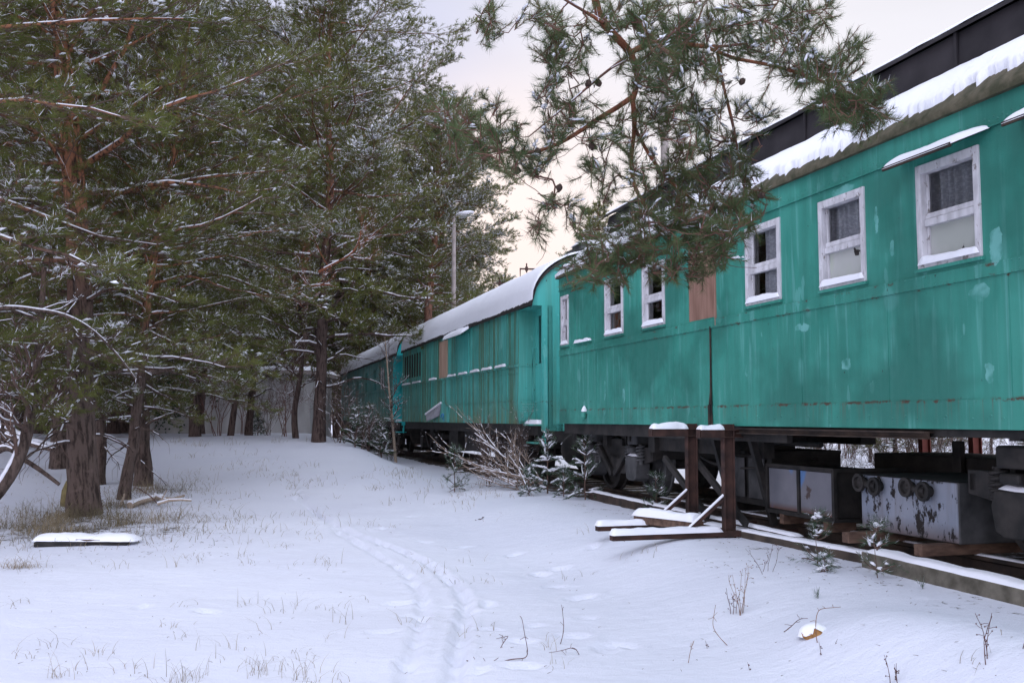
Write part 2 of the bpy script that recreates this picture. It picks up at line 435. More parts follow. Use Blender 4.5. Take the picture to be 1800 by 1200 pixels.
for q in ((814, 962), (857, 1063), (982, 1000), (979, 1032), (1023, 1051), (1032, 1086), (860, 1107), (915, 1126), (938, 1100), (839, 1180), (918, 1170),
          (1064, 1140), (1090, 1134), (746, 952), (670, 929), (725, 908), (800, 1068), (905, 975), (950, 1010), (700, 1060), (675, 1110), (1010, 1118), (1045, 960), (365, 1075), (250, 1066)):
    p = gp(*q); prints.append((p[0], p[1], rng.uniform(.05, .085), rng.uniform(.09, .15), rng.uniform(0, 3), rng.uniform(.025, .045)))
for rt, wd, dp in ruts:
    pp = resample(rt, .5)
    for i, p in enumerate(pp):
        if p[1] > 6.3: prints.append((p[0] + rng.normal(0, .035), p[1] + rng.normal(0, .04), rng.uniform(.04, .07), rng.uniform(.08, .13), rng.uniform(.2, 1.0), rng.uniform(.015, .045)))
def zfull(x, y):
    z = zbase(x, y)
    near = (y > 3) & (y < 40) & (abs(x) < 12)
    zz = np.zeros_like(z); xn = x[near]; yn = y[near]; a = np.zeros_like(xn)
    for P, wd, dp in ruts:
        d = np.full_like(xn, 9.)
        for i in range(len(P)-1): d = np.minimum(d, seg_dist(xn, yn, P[i], P[i+1]))
        d = d + .05*fbm(xn*5, yn*5, 31, 3); e = d/wd
        a -= dp*np.exp(-e**4)*(.75 + .9*fbm(xn*6, yn*6, 41, 3)); a += dp*.35*np.exp(-((d - wd*1.7)/(.6*wd))**2)*(.6 + 2*fbm(xn*8, yn*8, 43, 2))
    for px, py, r1, r2, an, dp in prints:
        dx = xn - px; dy = yn - py; s = (abs(dx) < .6) & (abs(dy) < .6)
        if not s.any(): continue
        cx = (dx[s]*cos(an) + dy[s]*sin(an))/r1; cy = (-dx[s]*sin(an) + dy[s]*cos(an))/r2
        d = np.sqrt(cx**2 + cy**2) + .5*fbm(xn[s]*9, yn[s]*9, 51, 2)
        a[s] -= dp*np.exp(-d**4) - dp*.3*np.exp(-((d - 1.35)/.3)**2)
    a += .006*fbm(xn*9, yn*9, 61, 3) + .012*fbm(xn*2.6, yn*4.5, 63, 3)
    zz[near] = a
    return z + zz
def axis_lines(dense0, dense1, step, lo, hi, g):
    L = list(np.arange(dense0, dense1, step)); s = step; v = L[-1]
    while v < hi: s *= g; v += s; L.append(v)
    s = step; v = L[0]; B = []
    while v > lo: s *= g; v -= s; B.append(v)
    return np.array(B[::-1] + L)
gx = axis_lines(-6, 6, .045, -900, 900, 1.035)
gy = axis_lines(4.2, 13, .045, -200, 1200, 1.022)
X, Y = np.meshgrid(gx, gy, indexing='ij')
g = Geo(); g.grid(np.stack([X, Y, zfull(X.ravel(), Y.ravel()).reshape(X.shape)], -1))
ground = g.build('ground', GROUND); tag(ground, 'snow-covered forest clearing with tracks', None, kind='structure')
# bare soil shows through under the cars and round the big pines
xr, yr = X.ravel(), Y.ravel(); ww = wof(xr, yr); uu = uof(xr, yr)
soil = .62*sstep(.35, -.5, ww)*sstep(-3.6, -2.6, ww)*sstep(60, 48, uu)
soil = np.maximum(soil, .33*sstep(1.1, .3, ww)*sstep(-4, -3, ww)*sstep(20, 14, uu))
for (px, py, r, k) in ((150, 925, 1.5, .50), (60, 935, 1.2, .47), (250, 930, 1.3, .42), (265, 862, .9, .42), (205, 888, .6, .45), (345, 775, .9, .35), (20, 940, 1.2, .45)):
    p = gp(px, py); d = np.hypot(xr - p[0], (yr - p[1])*.8); soil = np.maximum(soil, k*sstep(r, r*.3, d))
at_ = ground.data.attributes.new('soil', 'FLOAT', 'POINT'); at_.data.foreach_set('value', soil.astype(np.float32))

# ---------------------------------------------------------------- train materials
TEAL = (.033, .228, .176); TEAL2 = (.050, .285, .225); TLIGHT = (.16, .43, .40)
PAINT1 = paint('weathered_teal_paint', TEAL, TEAL2, TLIGHT, seams=((1.235, 1.0), (2.105, .25), (2.19, .1)), deep=.75, patches=[(a_ - 15.3, c_ - .5, r_, q_) for a_, c_, r_, q_ in ((7.52, 2.07, .06, .05), (7.05, 3.24, .022, .12), (6.86, 2.98, .03, .06), (6.93, 2.9, .02, .05), (5.83, 1.92, .04, .07), (7.17, 1.86, .03, .05), (9.26, 2.1, .02, .06), (12.6, 1.9, .05, .10), (5.72, 2.80, .06, .13), (7.5, 3.60, .16, .04), (13.3, 2.0, .03, .14), (5.9, 2.5, .10, .05), (8.2, 2.45, .12, .03))])
PAINT2 = paint('algae_stained_teal_paint', (.060, .35, .295), (.095, .43, .375), (.17, .50, .45), seams=((1.43, .5), (2.12, .4)), deep=.3, algae=.72)
PAINT3 = paint('faded_green_paint', (.075, .27, .245), (.10, .33, .30), (.16, .40, .37), seams=((2.1, .4),), algae=.5)
CYAN = paint('bright_turquoise_paint', (.060, .42, .37), (.090, .48, .43), (.20, .58, .53), seams=((1.4, .6), (2.1, .5)), deep=.35, algae=.25)
CYAN3 = paint('bright_cyan_paint', (.02, .55, .55), (.03, .60, .62), (.1, .62, .62))
MOSS = simple('mossy_roof_edge', (.052, .052, .030), (.115, .10, .068), 9, .9, bump=.01)
BLACKR = simple('tarred_roofing', (.018, .016, .019), (.034, .030, .034), 3, .7, bump=.003)
BLACKM = simple('grimy_black_iron', (.012, .012, .012), (.035, .031, .029), 6, .65, bump=.004)
BLACKR2 = simple('rusty_black_iron', (.016, .013, .012), (.060, .040, .030), 5, .75, bump=.004)
GREYM = simple('grimy_grey_iron', (.035, .036, .038), (.085, .085, .088), 5, .65, bump=.004)
RUST = simple('rusted_steel', (.028, .017, .015), (.075, .038, .030), 6, .85, bump=.004)
REDRUST = simple('red_primer_steel', (.13, .035, .026), (.20, .06, .045), 6, .8, bump=.004)
WHITEP = Mt('white_window_paint', .6, .3)
_c = WHITEP.mix(WHITEP.rng(WHITEP.noise(5, 4, (3, 3, 1)), .35, .65), (.44, .43, .45), (.62, .61, .64)); _c = WHITEP.mix(WHITEP.rng(WHITEP.noise(16, 6, (1, 1, .6), .75), .60, .63, 0, .75), _c, (.13, .10, .085)); WHITEP.col(_c)
WHITEP.bump(WHITEP.noise(20, 4, (1, 1, .5)), .003); WHITEP = WHITEP.m
PLY = simple('weathered_plywood', (.175, .095, .068), (.28, .165, .125), 2.2, .8, vs=(6, 6, .7), bump=.002)
WOOD = simple('old_timber', (.075, .045, .034), (.16, .10, .072), 3, .85, vs=(6, 2, 6), bump=.006)
ROTTEN = simple('dark_sleeper_wood', (.035, .028, .024), (.085, .065, .05), 4, .9, bump=.008)
PLYL = simple('fresh_plywood', (.33, .21, .15), (.46, .32, .24), 2.2, .8, vs=(6, 6, .7), bump=.002)
BLUEP = simple('blue_spray', (.03, .12, .40), (.05, .18, .5), 9, .6, bump=0)
GREYL = simple('bent_grey_sheet', (.22, .22, .25), (.34, .34, .38), 5, .5, bump=.003)
CONC = simple('mossy_concrete', (.075, .068, .052), (.17, .155, .125), 7, .9, bump=.006)
CONCP = simple('grey_concrete_pole', (.25, .215, .20), (.35, .31, .29), 5, .85, vs=(2, 2, 1), bump=.003)
CURT = Mt('lace_curtain', .9, .1)
_b = CURT.mix(CURT.rng(CURT.noise(34, 2, (1, 1, 1.8)), .47, .56), (.46, .47, .53), (.60, .61, .66)); CURT.col(_b); CURT = CURT.m
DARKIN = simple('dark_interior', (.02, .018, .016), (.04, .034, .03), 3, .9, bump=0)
def glass_mat():
    m = Mt('window_glass', .04, .5); nt = m.nt
    tr = m.n('ShaderNodeBsdfTransparent'); tr.inputs[0].default_value = (.88, .9, .9, 1)
    gl = m.n('ShaderNodeBsdfGlossy'); gl.inputs['Roughness'].default_value = .02
    fr = m.n('ShaderNodeFresnel'); fr.inputs[0].default_value = 1.7
    b = m.n('ShaderNodeBump'); b.inputs['Distance'].default_value = .004; b.inputs['Strength'].default_value = .3
    m.l(m.noise(3, 2), b.inputs['Height']); m.l(b.outputs[0], gl.inputs['Normal'])
    mx = m.n('ShaderNodeMixShader'); m.l(fr.outputs[0], mx.inputs[0]); m.l(tr.outputs[0], mx.inputs[1]); m.l(gl.outputs[0], mx.inputs[2])
    o = nt.nodes['Material Output']; m.l(mx.outputs[0], o.inputs['Surface']); return m.m
GLASS = glass_mat()
def frosted():
    m = Mt('painted_over_pane', .35, .4)
    c = m.mix(m.rng(m.noise(2.2, 3), .35, .68), (.36, .38, .35), (.45, .455, .44))
    c = m.mix(m.rng(m.noise(2.2, 1), .60, .75, 0, .7), c, (.33, .42, .24))
    c = m.mix(m.rng(m.noise(5.5, 4, (1, 1, 1), .6), .66, .675), c, (.03, .025, .025))
    m.col(c); return m.m
FROST = frosted()
def graffiti():
    m = Mt('scrawled_board', .7, .3)
    c = m.mix(m.rng(m.noise(5, 3, (1, 1, .4)), .35, .65), (.20, .15, .13), (.30, .22, .19))
    m.col(c); return m.m
GRAF = graffiti(); ORANGE = simple('orange_marker', (.46, .13, .04), (.52, .17, .06), 8, .7, bump=0)
CHALK = simple('chalk', (.55, .66, .64), (.62, .70, .68), 30, .9, bump=0)
def chipped():
    m = Mt('chipped_pale_paint', .6, .3)
    c = m.mix(m.rng(m.noise(2.5, 4), .3, .7), (.17, .20, .26), (.27, .29, .345))
    c = m.mix(m.rng(m.noise(1, 4, (9, 9, .8)), .5, .7, 0, .6), c, (.15, .14, .15))
    c = m.mix(m.rng(m.z(), .16, .0, 0, .75), c, (.10, .055, .035))
    n = m.noise(5.5, 8, (1.5, 1, .8), .74)
    msk = m.rng(n, .545, .558)
    c = m.mix(msk, c, (.018, .014, .013))
    m.col(c); m.bump(m.math('MULTIPLY', msk, -1), .006, .8); return m.m
CHIP = chipped()
def panel_blue():
    m = Mt('grey_panel_with_blue_spray', .5, .3)
    c = m.mix(m.rng(m.noise(3, 4), .3, .7), (.12, .125, .15), (.18, .18, .205))
    c = m.mix(m.rng(m.noise(4, 5, (1, 1, 1), .7), .62, .66), c, (.07, .05, .045))
    c = m.mix(m.rng(m.noise(3.3, 1.2, (1.2, 1, .55)), .66, .72, 0, .8), c, (.09, .20, .42))
    c = m.mix(m.rng(m.z(), .10, .04, 0, .8), c, (.10, .045, .03))
    m.col(c); return m.m
PBLUE = panel_blue()

def snow_cap(g, P, U, Vv, nu, nv, t, seed=0, m=0, over=.0, edge=.25, wob=.35):
    """rounded snow pad on the parallelogram P + a*U + b*V"""
    P, U, Vv = (np.asarray(q, float) for q in (P, U, Vv)); N = nz(np.cross(U, Vv)); N = N if N[2] > 0 else -N
    a = np.linspace(0, 1, nu); b = np.linspace(0, 1, nv); A, B = np.meshgrid(a, b, indexing='ij')
    def rnd(x, e): return np.sqrt(np.clip(1 - (1 - np.clip(np.minimum(x, 1 - x)/e, 0, 1))**2, 0, 1))
    Lu = np.linalg.norm(U); Lv = np.linalg.norm(Vv); e1 = min(.5, max(edge*Lv/Lu, .02)); e2 = min(.5, edge)
    h = t*rnd(A, e1)*rnd(B, e2)*(1 + wob*2*fbm(A*Lu*6, B*Lv*6 + 7, seed, 3))
    h = h - .004
    A2 = A + (A - .5)*over*2/Lu*rnd(B, .5); B2 = B + (B - .5)*over*2/Lv
    B2 = B2 + .04/Lv*fbm(A*Lu*9, B*2, seed + 5, 2)*t*8*(abs(B - .5) > .3)
    Q = P + A2[..., None]*U + B2[..., None]*Vv + h[..., None]*np.array([0, 0, 1.])*.8 + h[..., None]*N*.2
    g.grid(Q, m); return g

def wall_holes(g, u0, u1, z0, z1, holes, w=0.0, depth=.09, m=0, du=.5, mr=None):
    us = sorted(set([u0, u1] + [h[0] for h in holes] + [h[1] for h in holes] + [round(q, 4) for q in np.arange(u0 + du, u1 - .2, du) if all(abs(q - h[k]) > .05 for h in holes for k in (0, 1))]))
    zs = sorted(set([z0, z1] + [h[2] for h in holes] + [h[3] for h in holes]))
    for i in range(len(us)-1):
        for j in range(len(zs)-1):
            uc, zc = (us[i]+us[i+1])/2, (zs[j]+zs[j+1])/2
            if any(h[0] < uc < h[1] and h[2] < zc < h[3] for h in holes): continue
            g.add([(us[i], w, zs[j]), (us[i+1], w, zs[j]), (us[i+1], w, zs[j+1]), (us[i], w, zs[j+1])], [(0, 1, 2, 3)][::1], m)
    for a, b, c, d in holes:
        q = w - depth; mm = m if mr is None else mr
        g.add([(a, w, c), (b, w, c), (b, q, c), (a, q, c)], [(0, 1, 2, 3)], mm)
        g.add([(a, w, d), (b, w, d), (b, q, d), (a, q, d)], [(3, 2, 1, 0)], mm)
        g.add([(a, w, c), (a, q, c), (a, q, d), (a, w, d)], [(0, 1, 2, 3)], mm)
        g.add([(b, w, c), (b, q, c), (b, q, d), (b, w, d)], [(3, 2, 1, 0)], mm)
def rivets(g, us, z, w, r=.009, m=0):
    for u in us:
        for k, (rr, h) in enumerate(((r, 0),)):
            a = np.arange(6)*pi/3
            V = [(u + r*cos(t), w, z + r*sin(t)) for t in a] + [(u + .55*r*cos(t), w + .6*r, z + .55*r*sin(t)) for t in a] + [(u, w + .75*r, z)]
            g.add(V, [(i, (i+1) % 6, 6+(i+1) % 6, 6+i) for i in range(6)], m, True)
            g.add(V[6:], [(i, (i+1) % 6, 6) for i in range(6)], m, True)

# ================================================================= CAR 1 (nearest)
U0, U1 = -6.0, 15.3
ZB, ZE, ZR = 1.52, 3.87, .5
car = TThing('railway_carriage', 'nearest, largest teal passenger carriage with white framed windows and a black raised roof ridge', 'railway carriage', 15.3, -1.45, ZR)
wins = []
for u in np.arange(5.85, 13.6, 1.345):
    wins.append([round(u, 3), round(u + .68, 3), 2.755, 3.565])
for u in (4.50, 3.16, 1.82, .48, -.86, -2.2, -3.55): wins.append([u, u + .68, 2.755, 3.565])
wins.sort()
wins = [q for q in wins if not 9.7 < q[0] < 10.0]              # the boarded one
wins = [q for q in wins if not 13.7 < q[0] < 14.6]
small = [14.84, 15.20, 2.76, 3.56]
holes = [tuple(q) for q in wins if q[1] < 13.4] + [tuple(small), (9.92, 10.58, 2.72, 3.58)]
g = Geo()
wall_holes(g, U0, U1, ZB, ZE, holes)
g.box(U0, U1, -2.9, -2.84, ZB, ZE)
g.add([(U1, 0, ZB), (U1, -2.9, ZB), (U1, -2.9, ZE), (U1, 0, ZE)], [(0, 1, 2, 3)])
g.add([(U1, 0, ZE), (U1, -2.9, ZE), (U1, -2.3, 4.44), (U1, -.6, 4.44)], [(0, 1, 2, 3)])
g.add([(U0, 0, ZB), (U0, -2.9, ZB), (U0, -2.9, ZE), (U0, 0, ZE)], [(3, 2, 1, 0)])
g.box(U0, U1, -2.85, -.02, ZB, ZB + .05)
# vertical joint covers
for u in (6.94, 8.22, 11.0, 12.35, 13.62, 14.62, 5.62, 4.2):
    g.box(u, u + .012, -.002, .004, ZB, 2.60)
body = car.part(g, 'body', PAINT1)
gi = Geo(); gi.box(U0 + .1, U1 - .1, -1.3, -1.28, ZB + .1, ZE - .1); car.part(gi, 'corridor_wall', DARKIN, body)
# belt band, lower skirt band, eave band with rivets
g = Geo()
g.box(U0, U1, .0, .014, 2.60, 2.70); g.box(U0, U1, .0, .008, 1.52, 1.735); g.box(U0, U1, .0, .010, 3.66, ZE)
g.box(U0, U1, .010, .022, 3.655, 3.667)
rivets(g, np.arange(4.8, U1, .07), 2.617, .014, .0065); rivets(g, np.arange(4.8, U1, .07), 2.685, .014, .0065)
rivets(g, np.arange(4.8, U1, .085), 3.70, .010, .010); rivets(g, np.arange(4.84, U1, .085), 3.725, .010, .008)
rivets(g, np.arange(4.8, U1, .09), 1.722, .008, .006); rivets(g, np.arange(4.8, U1, .30), 1.60, .008, .010)
rivets(g, np.arange(4.9, U1, .46), 1.62, .008, .012)
car.part(g, 'riveted_bands', PAINT1)
# open split between two side panels
g = Geo(); g.add([(9.985, .016, 1.50), (10.10, .016, 1.50), (10.085, .016, 1.74), (10.05, .016, 1.9), (10.03, .016, 2.60), (10.012, .016, 2.60), (10.012, .016, 1.95)], [(0, 1, 2, 3, 4, 5, 6)])
g.box(10.03, 10.075, .010, .03, 1.52, 1.75); g.box(10.014, 10.03, .008, .022, 1.75, 2.62)
car.part(g, 'open_seam', BLACKR2)
# roof
def roof_prof():
    return [(.055, 3.86), (.06, 3.90), (.03, 3.955), (-.10, 4.10), (-.25, 4.235), (-.42, 4.36), (-.60, 4.45)]
rp = np.array(roof_prof()); g = Geo()
us = np.concatenate([np.arange(U0, 14.6, .6), np.linspace(14.6, 15.34, 9)])
def end_drop(u): return .5*(1 - np.sqrt(np.clip(1 - (np.clip(u - 14.6, 0, .74)/.76)**2, 0, 1)))
def roof_pt(u, w_, z_):
    k = end_drop(u); return (u, w_, 3.86 + (z_ - 3.86)*(1 - k*1.55 if z_ > 3.9 else 1))
P = np.array([[roof_pt(u, a, b) for a, b in rp] for u in us]); g.grid(P)
P2 = P.copy(); P2[..., 1] = -2.9 - P2[..., 1]; g.grid(P2[:, ::-1])
g.add([(U0, .055, 3.86), (U1 + .04, .055, 3.86), (U1 + .04, -.05, 3.862), (U0, -.05, 3.862)], [(0, 1, 2, 3)])
g.add([(U0, -.6, 4.45), (14.6, -.6, 4.45), (14.6, -2.3, 4.45), (U0, -2.3, 4.45)], [(0, 1, 2, 3)])
Pe = np.array([[(u, w_, roof_pt(u, 0, 4.45)[2]) for w_ in (-.6, -1.45, -2.3)] for u in us[-9:]]); g.grid(Pe)
roof = car.part(g, 'roof', MOSS)
# snow lying on the roof slope, its lower edge ragged
g = Geo(); uu_ = np.arange(U0, 15.35, .018); tt = np.linspace(0, 1, 18)
arc = np.concatenate([[0], np.cumsum(np.hypot(*np.diff(rp[1:], axis=0).T))]); arc /= arc[-1]
rows = []
for u in uu_:
    t0 = .02 + .20*float(sstep(10, 5.6, u)) + .30*float(fbm(u*1.3, 0, 77, 5)) + .20*float(fbm(u*14, 3, 78, 3)); t0 = max(.0, t0*(1 - .8*float(sstep(13.8, 15.2, u))))
    t = t0 + (1 - t0)*tt; W_ = np.interp(t, arc, rp[1:, 0]); Z_ = np.interp(t, arc, rp[1:, 1])
    th = .05*np.sqrt(np.clip(1 - (1 - np.clip(tt/.10, 0, 1))**2, 0, 1))*(1 + .5*fbm(u*3 + tt, tt*5, 79, 3)) - .002
    rows.append([(a, b + c*.75, d + c*.75) for (a, b, d), c in zip([roof_pt(u, p, q) for p, q in zip(W_, Z_)], th)])
g.grid(np.array(rows))
Pe = np.array([[(u, w_, roof_pt(u, 0, 4.45)[2] + .035) for w_ in (-.56, -1.45, -2.3)] for u in np.linspace(14.5, 15.36, 10)]); g.grid(Pe)
car.part(g, 'roof_snow', RSNOW, roof)
# raised clerestory ridge, tarred black
g = Geo(); CE = 14.75
g.add([(U0, -.6, 4.45), (CE + .1, -.6, 4.45), (CE - .1, -.62, 4.80), (U0, -.62, 4.80)], [(0, 1, 2, 3)])
g.add([(CE + .1, -.6, 4.30), (CE + .1, -2.3, 4.30), (CE - .1, -2.28, 4.80), (CE - .1, -.62, 4.80)], [(0, 1, 2, 3)])
g.add([(CE + .1, -.6, 4.2), (CE + .1, -.6, 4.46), (CE - .5, -.6, 4.46)], [(0, 1, 2)])
g.box(U0, CE, -2.3, -2.28, 4.45, 4.80)
P = np.array([[(u, a, b) for a, b in ((-.56, 4.79), (-.56, 4.83), (-.8, 4.90), (-1.1, 4.955), (-1.45, 4.97), (-1.8, 4.955), (-2.1, 4.90), (-2.34, 4.83), (-2.34, 4.79))] for u in (U0, CE - .05)]); g.grid(P)
for u in np.arange(U0 + .3, CE - .2, 1.13): g.box(u, u + .03, -.603, -.585, 4.45, 4.80)
cl = car.part(g, 'roof_ridge', BLACKR)
g = Geo(); rows = []
for u in np.arange(U0, CE - .05, .06):
    e = float(fbm(u*2.3, 1, 88, 3)); a0 = -.55 - .05*abs(e)
    rows.append([(u, a0, 4.832), (u, a0 - .02, 4.862 + .015*e), (u, -.75, 4.925), (u, -1.1, 4.985), (u, -1.45, 5.0)])
g.grid(np.array(rows)); car.part(g, 'ridge_snow', RSNOW, cl)

def sheet(g, a, b, w_, c, d, m=0): g.add([(a, w_, c), (b, w_, c), (b, w_, d), (a, w_, d)], [(3, 2, 1, 0)], m)
def window(car, u0, u1, z0, z1, kind, parent=None, fr=.058, wide=True):
    g = Geo(); a = .0; fo, fi = .018, -.07
    g.box(u0, u0 + fr, fi, fo, z0, z1); g.box(u1 - fr, u1, fi, fo, z0, z1)
    g.box(u0 + fr, u1 - fr, fi, fo - .002, z1 - fr*1.2, z1); g.box(u0 + fr, u1 - fr, fi, fo - .002, z0, z0 + fr*.9)
    zm = z0 + (z1 - z0)*.47
    g.box(u0 + fr, u1 - fr, fi, -.008, zm - .055, zm); g.box(u0 + fr, u1 - fr, fi + .01, -.018, zm + .003, zm + .045)
    q = .022
    for (za, zb) in ((z0 + fr*.9, zm - .055), (zm + .045, z1 - fr*1.2)):
        g.box(u0 + fr, u0 + fr + q, fi, -.03, za, zb); g.box(u1 - fr - q, u1 - fr, fi, -.03, za, zb)
    o = car.part(g, 'window', WHITEP, bevel=.004)
    lowm = {'frost': FROST, 'graf': GRAF}.get(kind, GLASS)
    g = Geo(); sheet(g, u0 + fr, u1 - fr, -.05, zm + .04, z1 - fr); car.part(g, 'pane', GLASS, o)
    g = Geo(); sheet(g, u0 + fr, u1 - fr, -.05, z0 + fr*.8, zm - .05); car.part(g, 'pane', GLASS if kind == 'graf' else lowm, o)
    if kind == 'graf':
        g = Geo(); g.box(u0 + .02, u1 - .02, -.12, -.11, z0, zm); car.part(g, 'inner_board', GRAF, o)
        g = Geo()
        for pts in ([(.52, .22), (.56, .28), (.48, .33), (.50, .20)], [(.44, .10), (.40, .24), (.36, .10), (.44, .08)], [(.33, .22), (.30, .08), (.26, .22), (.22, .09), (.20, .22)], [(.40, .30), (.32, .33), (.24, .27)], [(.54, .12), (.50, .07), (.48, .13)], [(.17, .20), (.13, .08), (.12, .26), (.19, .30)]):
            g.tube([(u0 + a_, -.108, z0 + b_ + .03) for a_, b_ in smooth_path(pts, 2)], .008, 5, flat=.4)
        car.part(g, 'scrawl', ORANGE, o)
    if kind in ('curtain', 'frost', 'half'):
        c0, c1 = (u0 - .03, u1 - .03) if kind != 'half' else (u0 - .03, u0 + .46)
        za, zb = (z0 if kind == 'half' else zm - .06), z1
        uu = np.linspace(c0, c1, 60); zz = np.linspace(za, zb, 14)
        P = np.array([[(u, -.12 + .022*sin(u*70 + 1.2*sin(u*23)) + .008*sin(z*9), z) for z in zz] for u in uu])
        g = Geo(); g.grid(P); car.part(g, 'curtain', CURT, o)
    g = Geo(); snow_cap(g, (u0 + .015, -.05, z0 + fr*.85), (u1 - u0 - .03, 0, 0), (0, .085, -.02), 22, 8, .045, int(u0*10), edge=.4)
    P = g.V[0]; k = (P[:, 0] - u0)/(u1 - u0); P[:, 2] += np.where(P[:, 2] > z0 + fr*.85 + .004, .02*k, 0)
    car.part(g, 'sill_snow', SNOW, o)
    g = Geo(); g.box(u0 - .02, u1 + .02, .0, .035, z0 - .03, z0 - .003); car.part(g, 'sill', PAINT1, o, bevel=.004)
    return o
kinds = {5.85: 'frost', 7.195: 'frost', 8.54: 'half', 11.23: 'glass', 12.575: 'graf'}
for q in wins:
    if q[1] > 13.4: continue
    k = kinds.get(q[0], 'curtain')
    o = window(car, *q, k)
    if q[0] == 5.85: o['label'] = 'window with black chips in its whitened lower pane, under the large snowy awning'
    if q[0] == 12.575: o['label'] = 'window with orange scrawl behind its lower pane'
window(car, *small, 'curtain', fr=.05)
# boarded and painted-over openings
g = Geo(); g.box(9.90, 10.60, -.03, -.005, 2.60, 3.6); car.part(g, 'plywood_board', PLY, bevel=.003)
g = Geo(); g.box(9.89, 9.91, -.005, .016, 2.62, 3.6); car.part(g, 'board_batten', PLY)
g = Geo(); g.box(13.78, 14.50, .0, .012, 2.80, 3.56); g.box(13.74, 13.78, .0, .018, 2.76, 3.60); g.box(14.50, 14.54, 0, .018, 2.76, 3.60); pb = car.part(g, 'blanking_panel', PAINT1)
g = Geo(); g.box(13.80, 14.48, .0, .05, 2.735, 2.75); snow_cap(g, (13.8, 0.0, 2.75), (.68, 0, 0), (0, .055, 0), 26, 8, .05, 5, m=1, edge=.4); car.part(g, 'ledge', [PAINT1, SNOW], pb)
# sheet-metal awnings
for i, (a, b) in enumerate(((5.72, 6.72), (4.30, 5.44))):
    g = Geo(); z = 3.655
    V = [(a - .02, .005, z + .0), (b, .005, z + .0), (b + .0, .17, z - .075), (a + .22, .17, z - .075)]
    g.add(V, [(0, 1, 2, 3)]); g.add([(p, q, r - .006) for p, q, r in V], [(3, 2, 1, 0)])
    g.beam(V[2], V[3], .016, .03, 1)
    o = car.part(g, 'awning', [PAINT1, BLACKR2])
    g = Geo(); ta = np.linspace(0, 1, 50); tb = np.linspace(0, 1, 10); rows = []
    for t in ta:
        r = []
        for s in tb:
            p = (1 - s)*((1 - t)*np.array(V[0]) + t*np.array(V[1])) + s*((1 - t)*np.array(V[3]) + t*np.array(V[2]))
            h = .05*sqrt(max(0, 1 - (2*s - 1)**4))*sqrt(max(0, 1 - abs(2*t - 1)**10))*(1 + .5*float(fbm(t*7, s*2, 90 + i)))
            r.append((p[0], p[1] + .01*s, p[2] + h + .001))
        rows.append(r)
    g.grid(np.array(rows)); car.part(g, 'awning_snow', SNOW, o)
# marker lamp bracket with a cone of snow
g = Geo(); g.tube([(14.03, .0, 1.70), (14.03, .06, 1.70)], .035, 10); g.lathe((14.03, .06, 1.67), (0, 0, -1), [(-.02, .0), (-.02, .035), (.05, .04), (.09, .02), (.09, 0)], 12)
g.tube([(14.03, .02, 1.60), (14.03, .07, 1.57), (14.03, .05, 1.53)], .008, 6)
o = car.part(g, 'lamp_bracket', PAINT1)
g = Geo(); g.lathe((14.03, .045, 1.70), (0, 0, 1), [(0, .045), (.03, .042), (.07, .02), (.09, .001)], 12, smooth=True); car.part(g, 'bracket_snow', SNOW, o)
# underframe
g = Geo()
g.box(U0, 8.6, -.12, -.06, 1.46, 1.515); g.box(8.6, U1 - .05, -.12, -.06, 1.36, 1.515); g.box(U0, U1 - .05, -2.86, -2.80, 1.44, 1.515)
for u in np.arange(U0 + .5, U1, 1.6): g.box(u, u + .1, -2.8, -.12, 1.44, 1.5)
g.box(U1 - .25, U1 - .02, -2.7, -.2, 1.15, 1.5)
g.box(9.9, 15.1, -1.1, -.9, 1.30, 1.5); g.box(9.9, 15.1, -2.0, -1.8, 1.30, 1.5)
g.box(10.3, 12.4, -1.2, -.35, 1.18, 1.38)
g.tube([(10.2, -.5, 1.22), (12.3, -.5, 1.22)], .02, 6)
g.tube([(9, -.7, 1.33), (U1, -.7, 1.33)], .03, 8); g.tube([(6.6, -.9, 1.47), (9, -.9, 1.42)], .02, 8)
seeded_ = np.random.default_rng(4)
for k in range(34):
    u = seeded_.uniform(9.2, 15); w_ = -seeded_.uniform(.25, 1.6); z = seeded_.uniform(1.0, 1.45); L = seeded_.uniform(.3, 1.4)
    g.tube(smooth_path([(u, w_, z), (u + L*.5, w_ + seeded_.uniform(-.1, .1), z - seeded_.uniform(-.05, .18)), (u + L, w_ + seeded_.uniform(-.2, .2), z)], 2), seeded_.uniform(.008, .022), 6)
for k in range(12): u = seeded_.uniform(9.2, 15); w_ = -seeded_.uniform(.2, .6); s_ = seeded_.uniform(.05, .14); g.box(u, u + s_*1.4, w_ - s_, w_, 1.36 - s_*1.5, 1.40)
car.part(g, 'underframe', BLACKM)

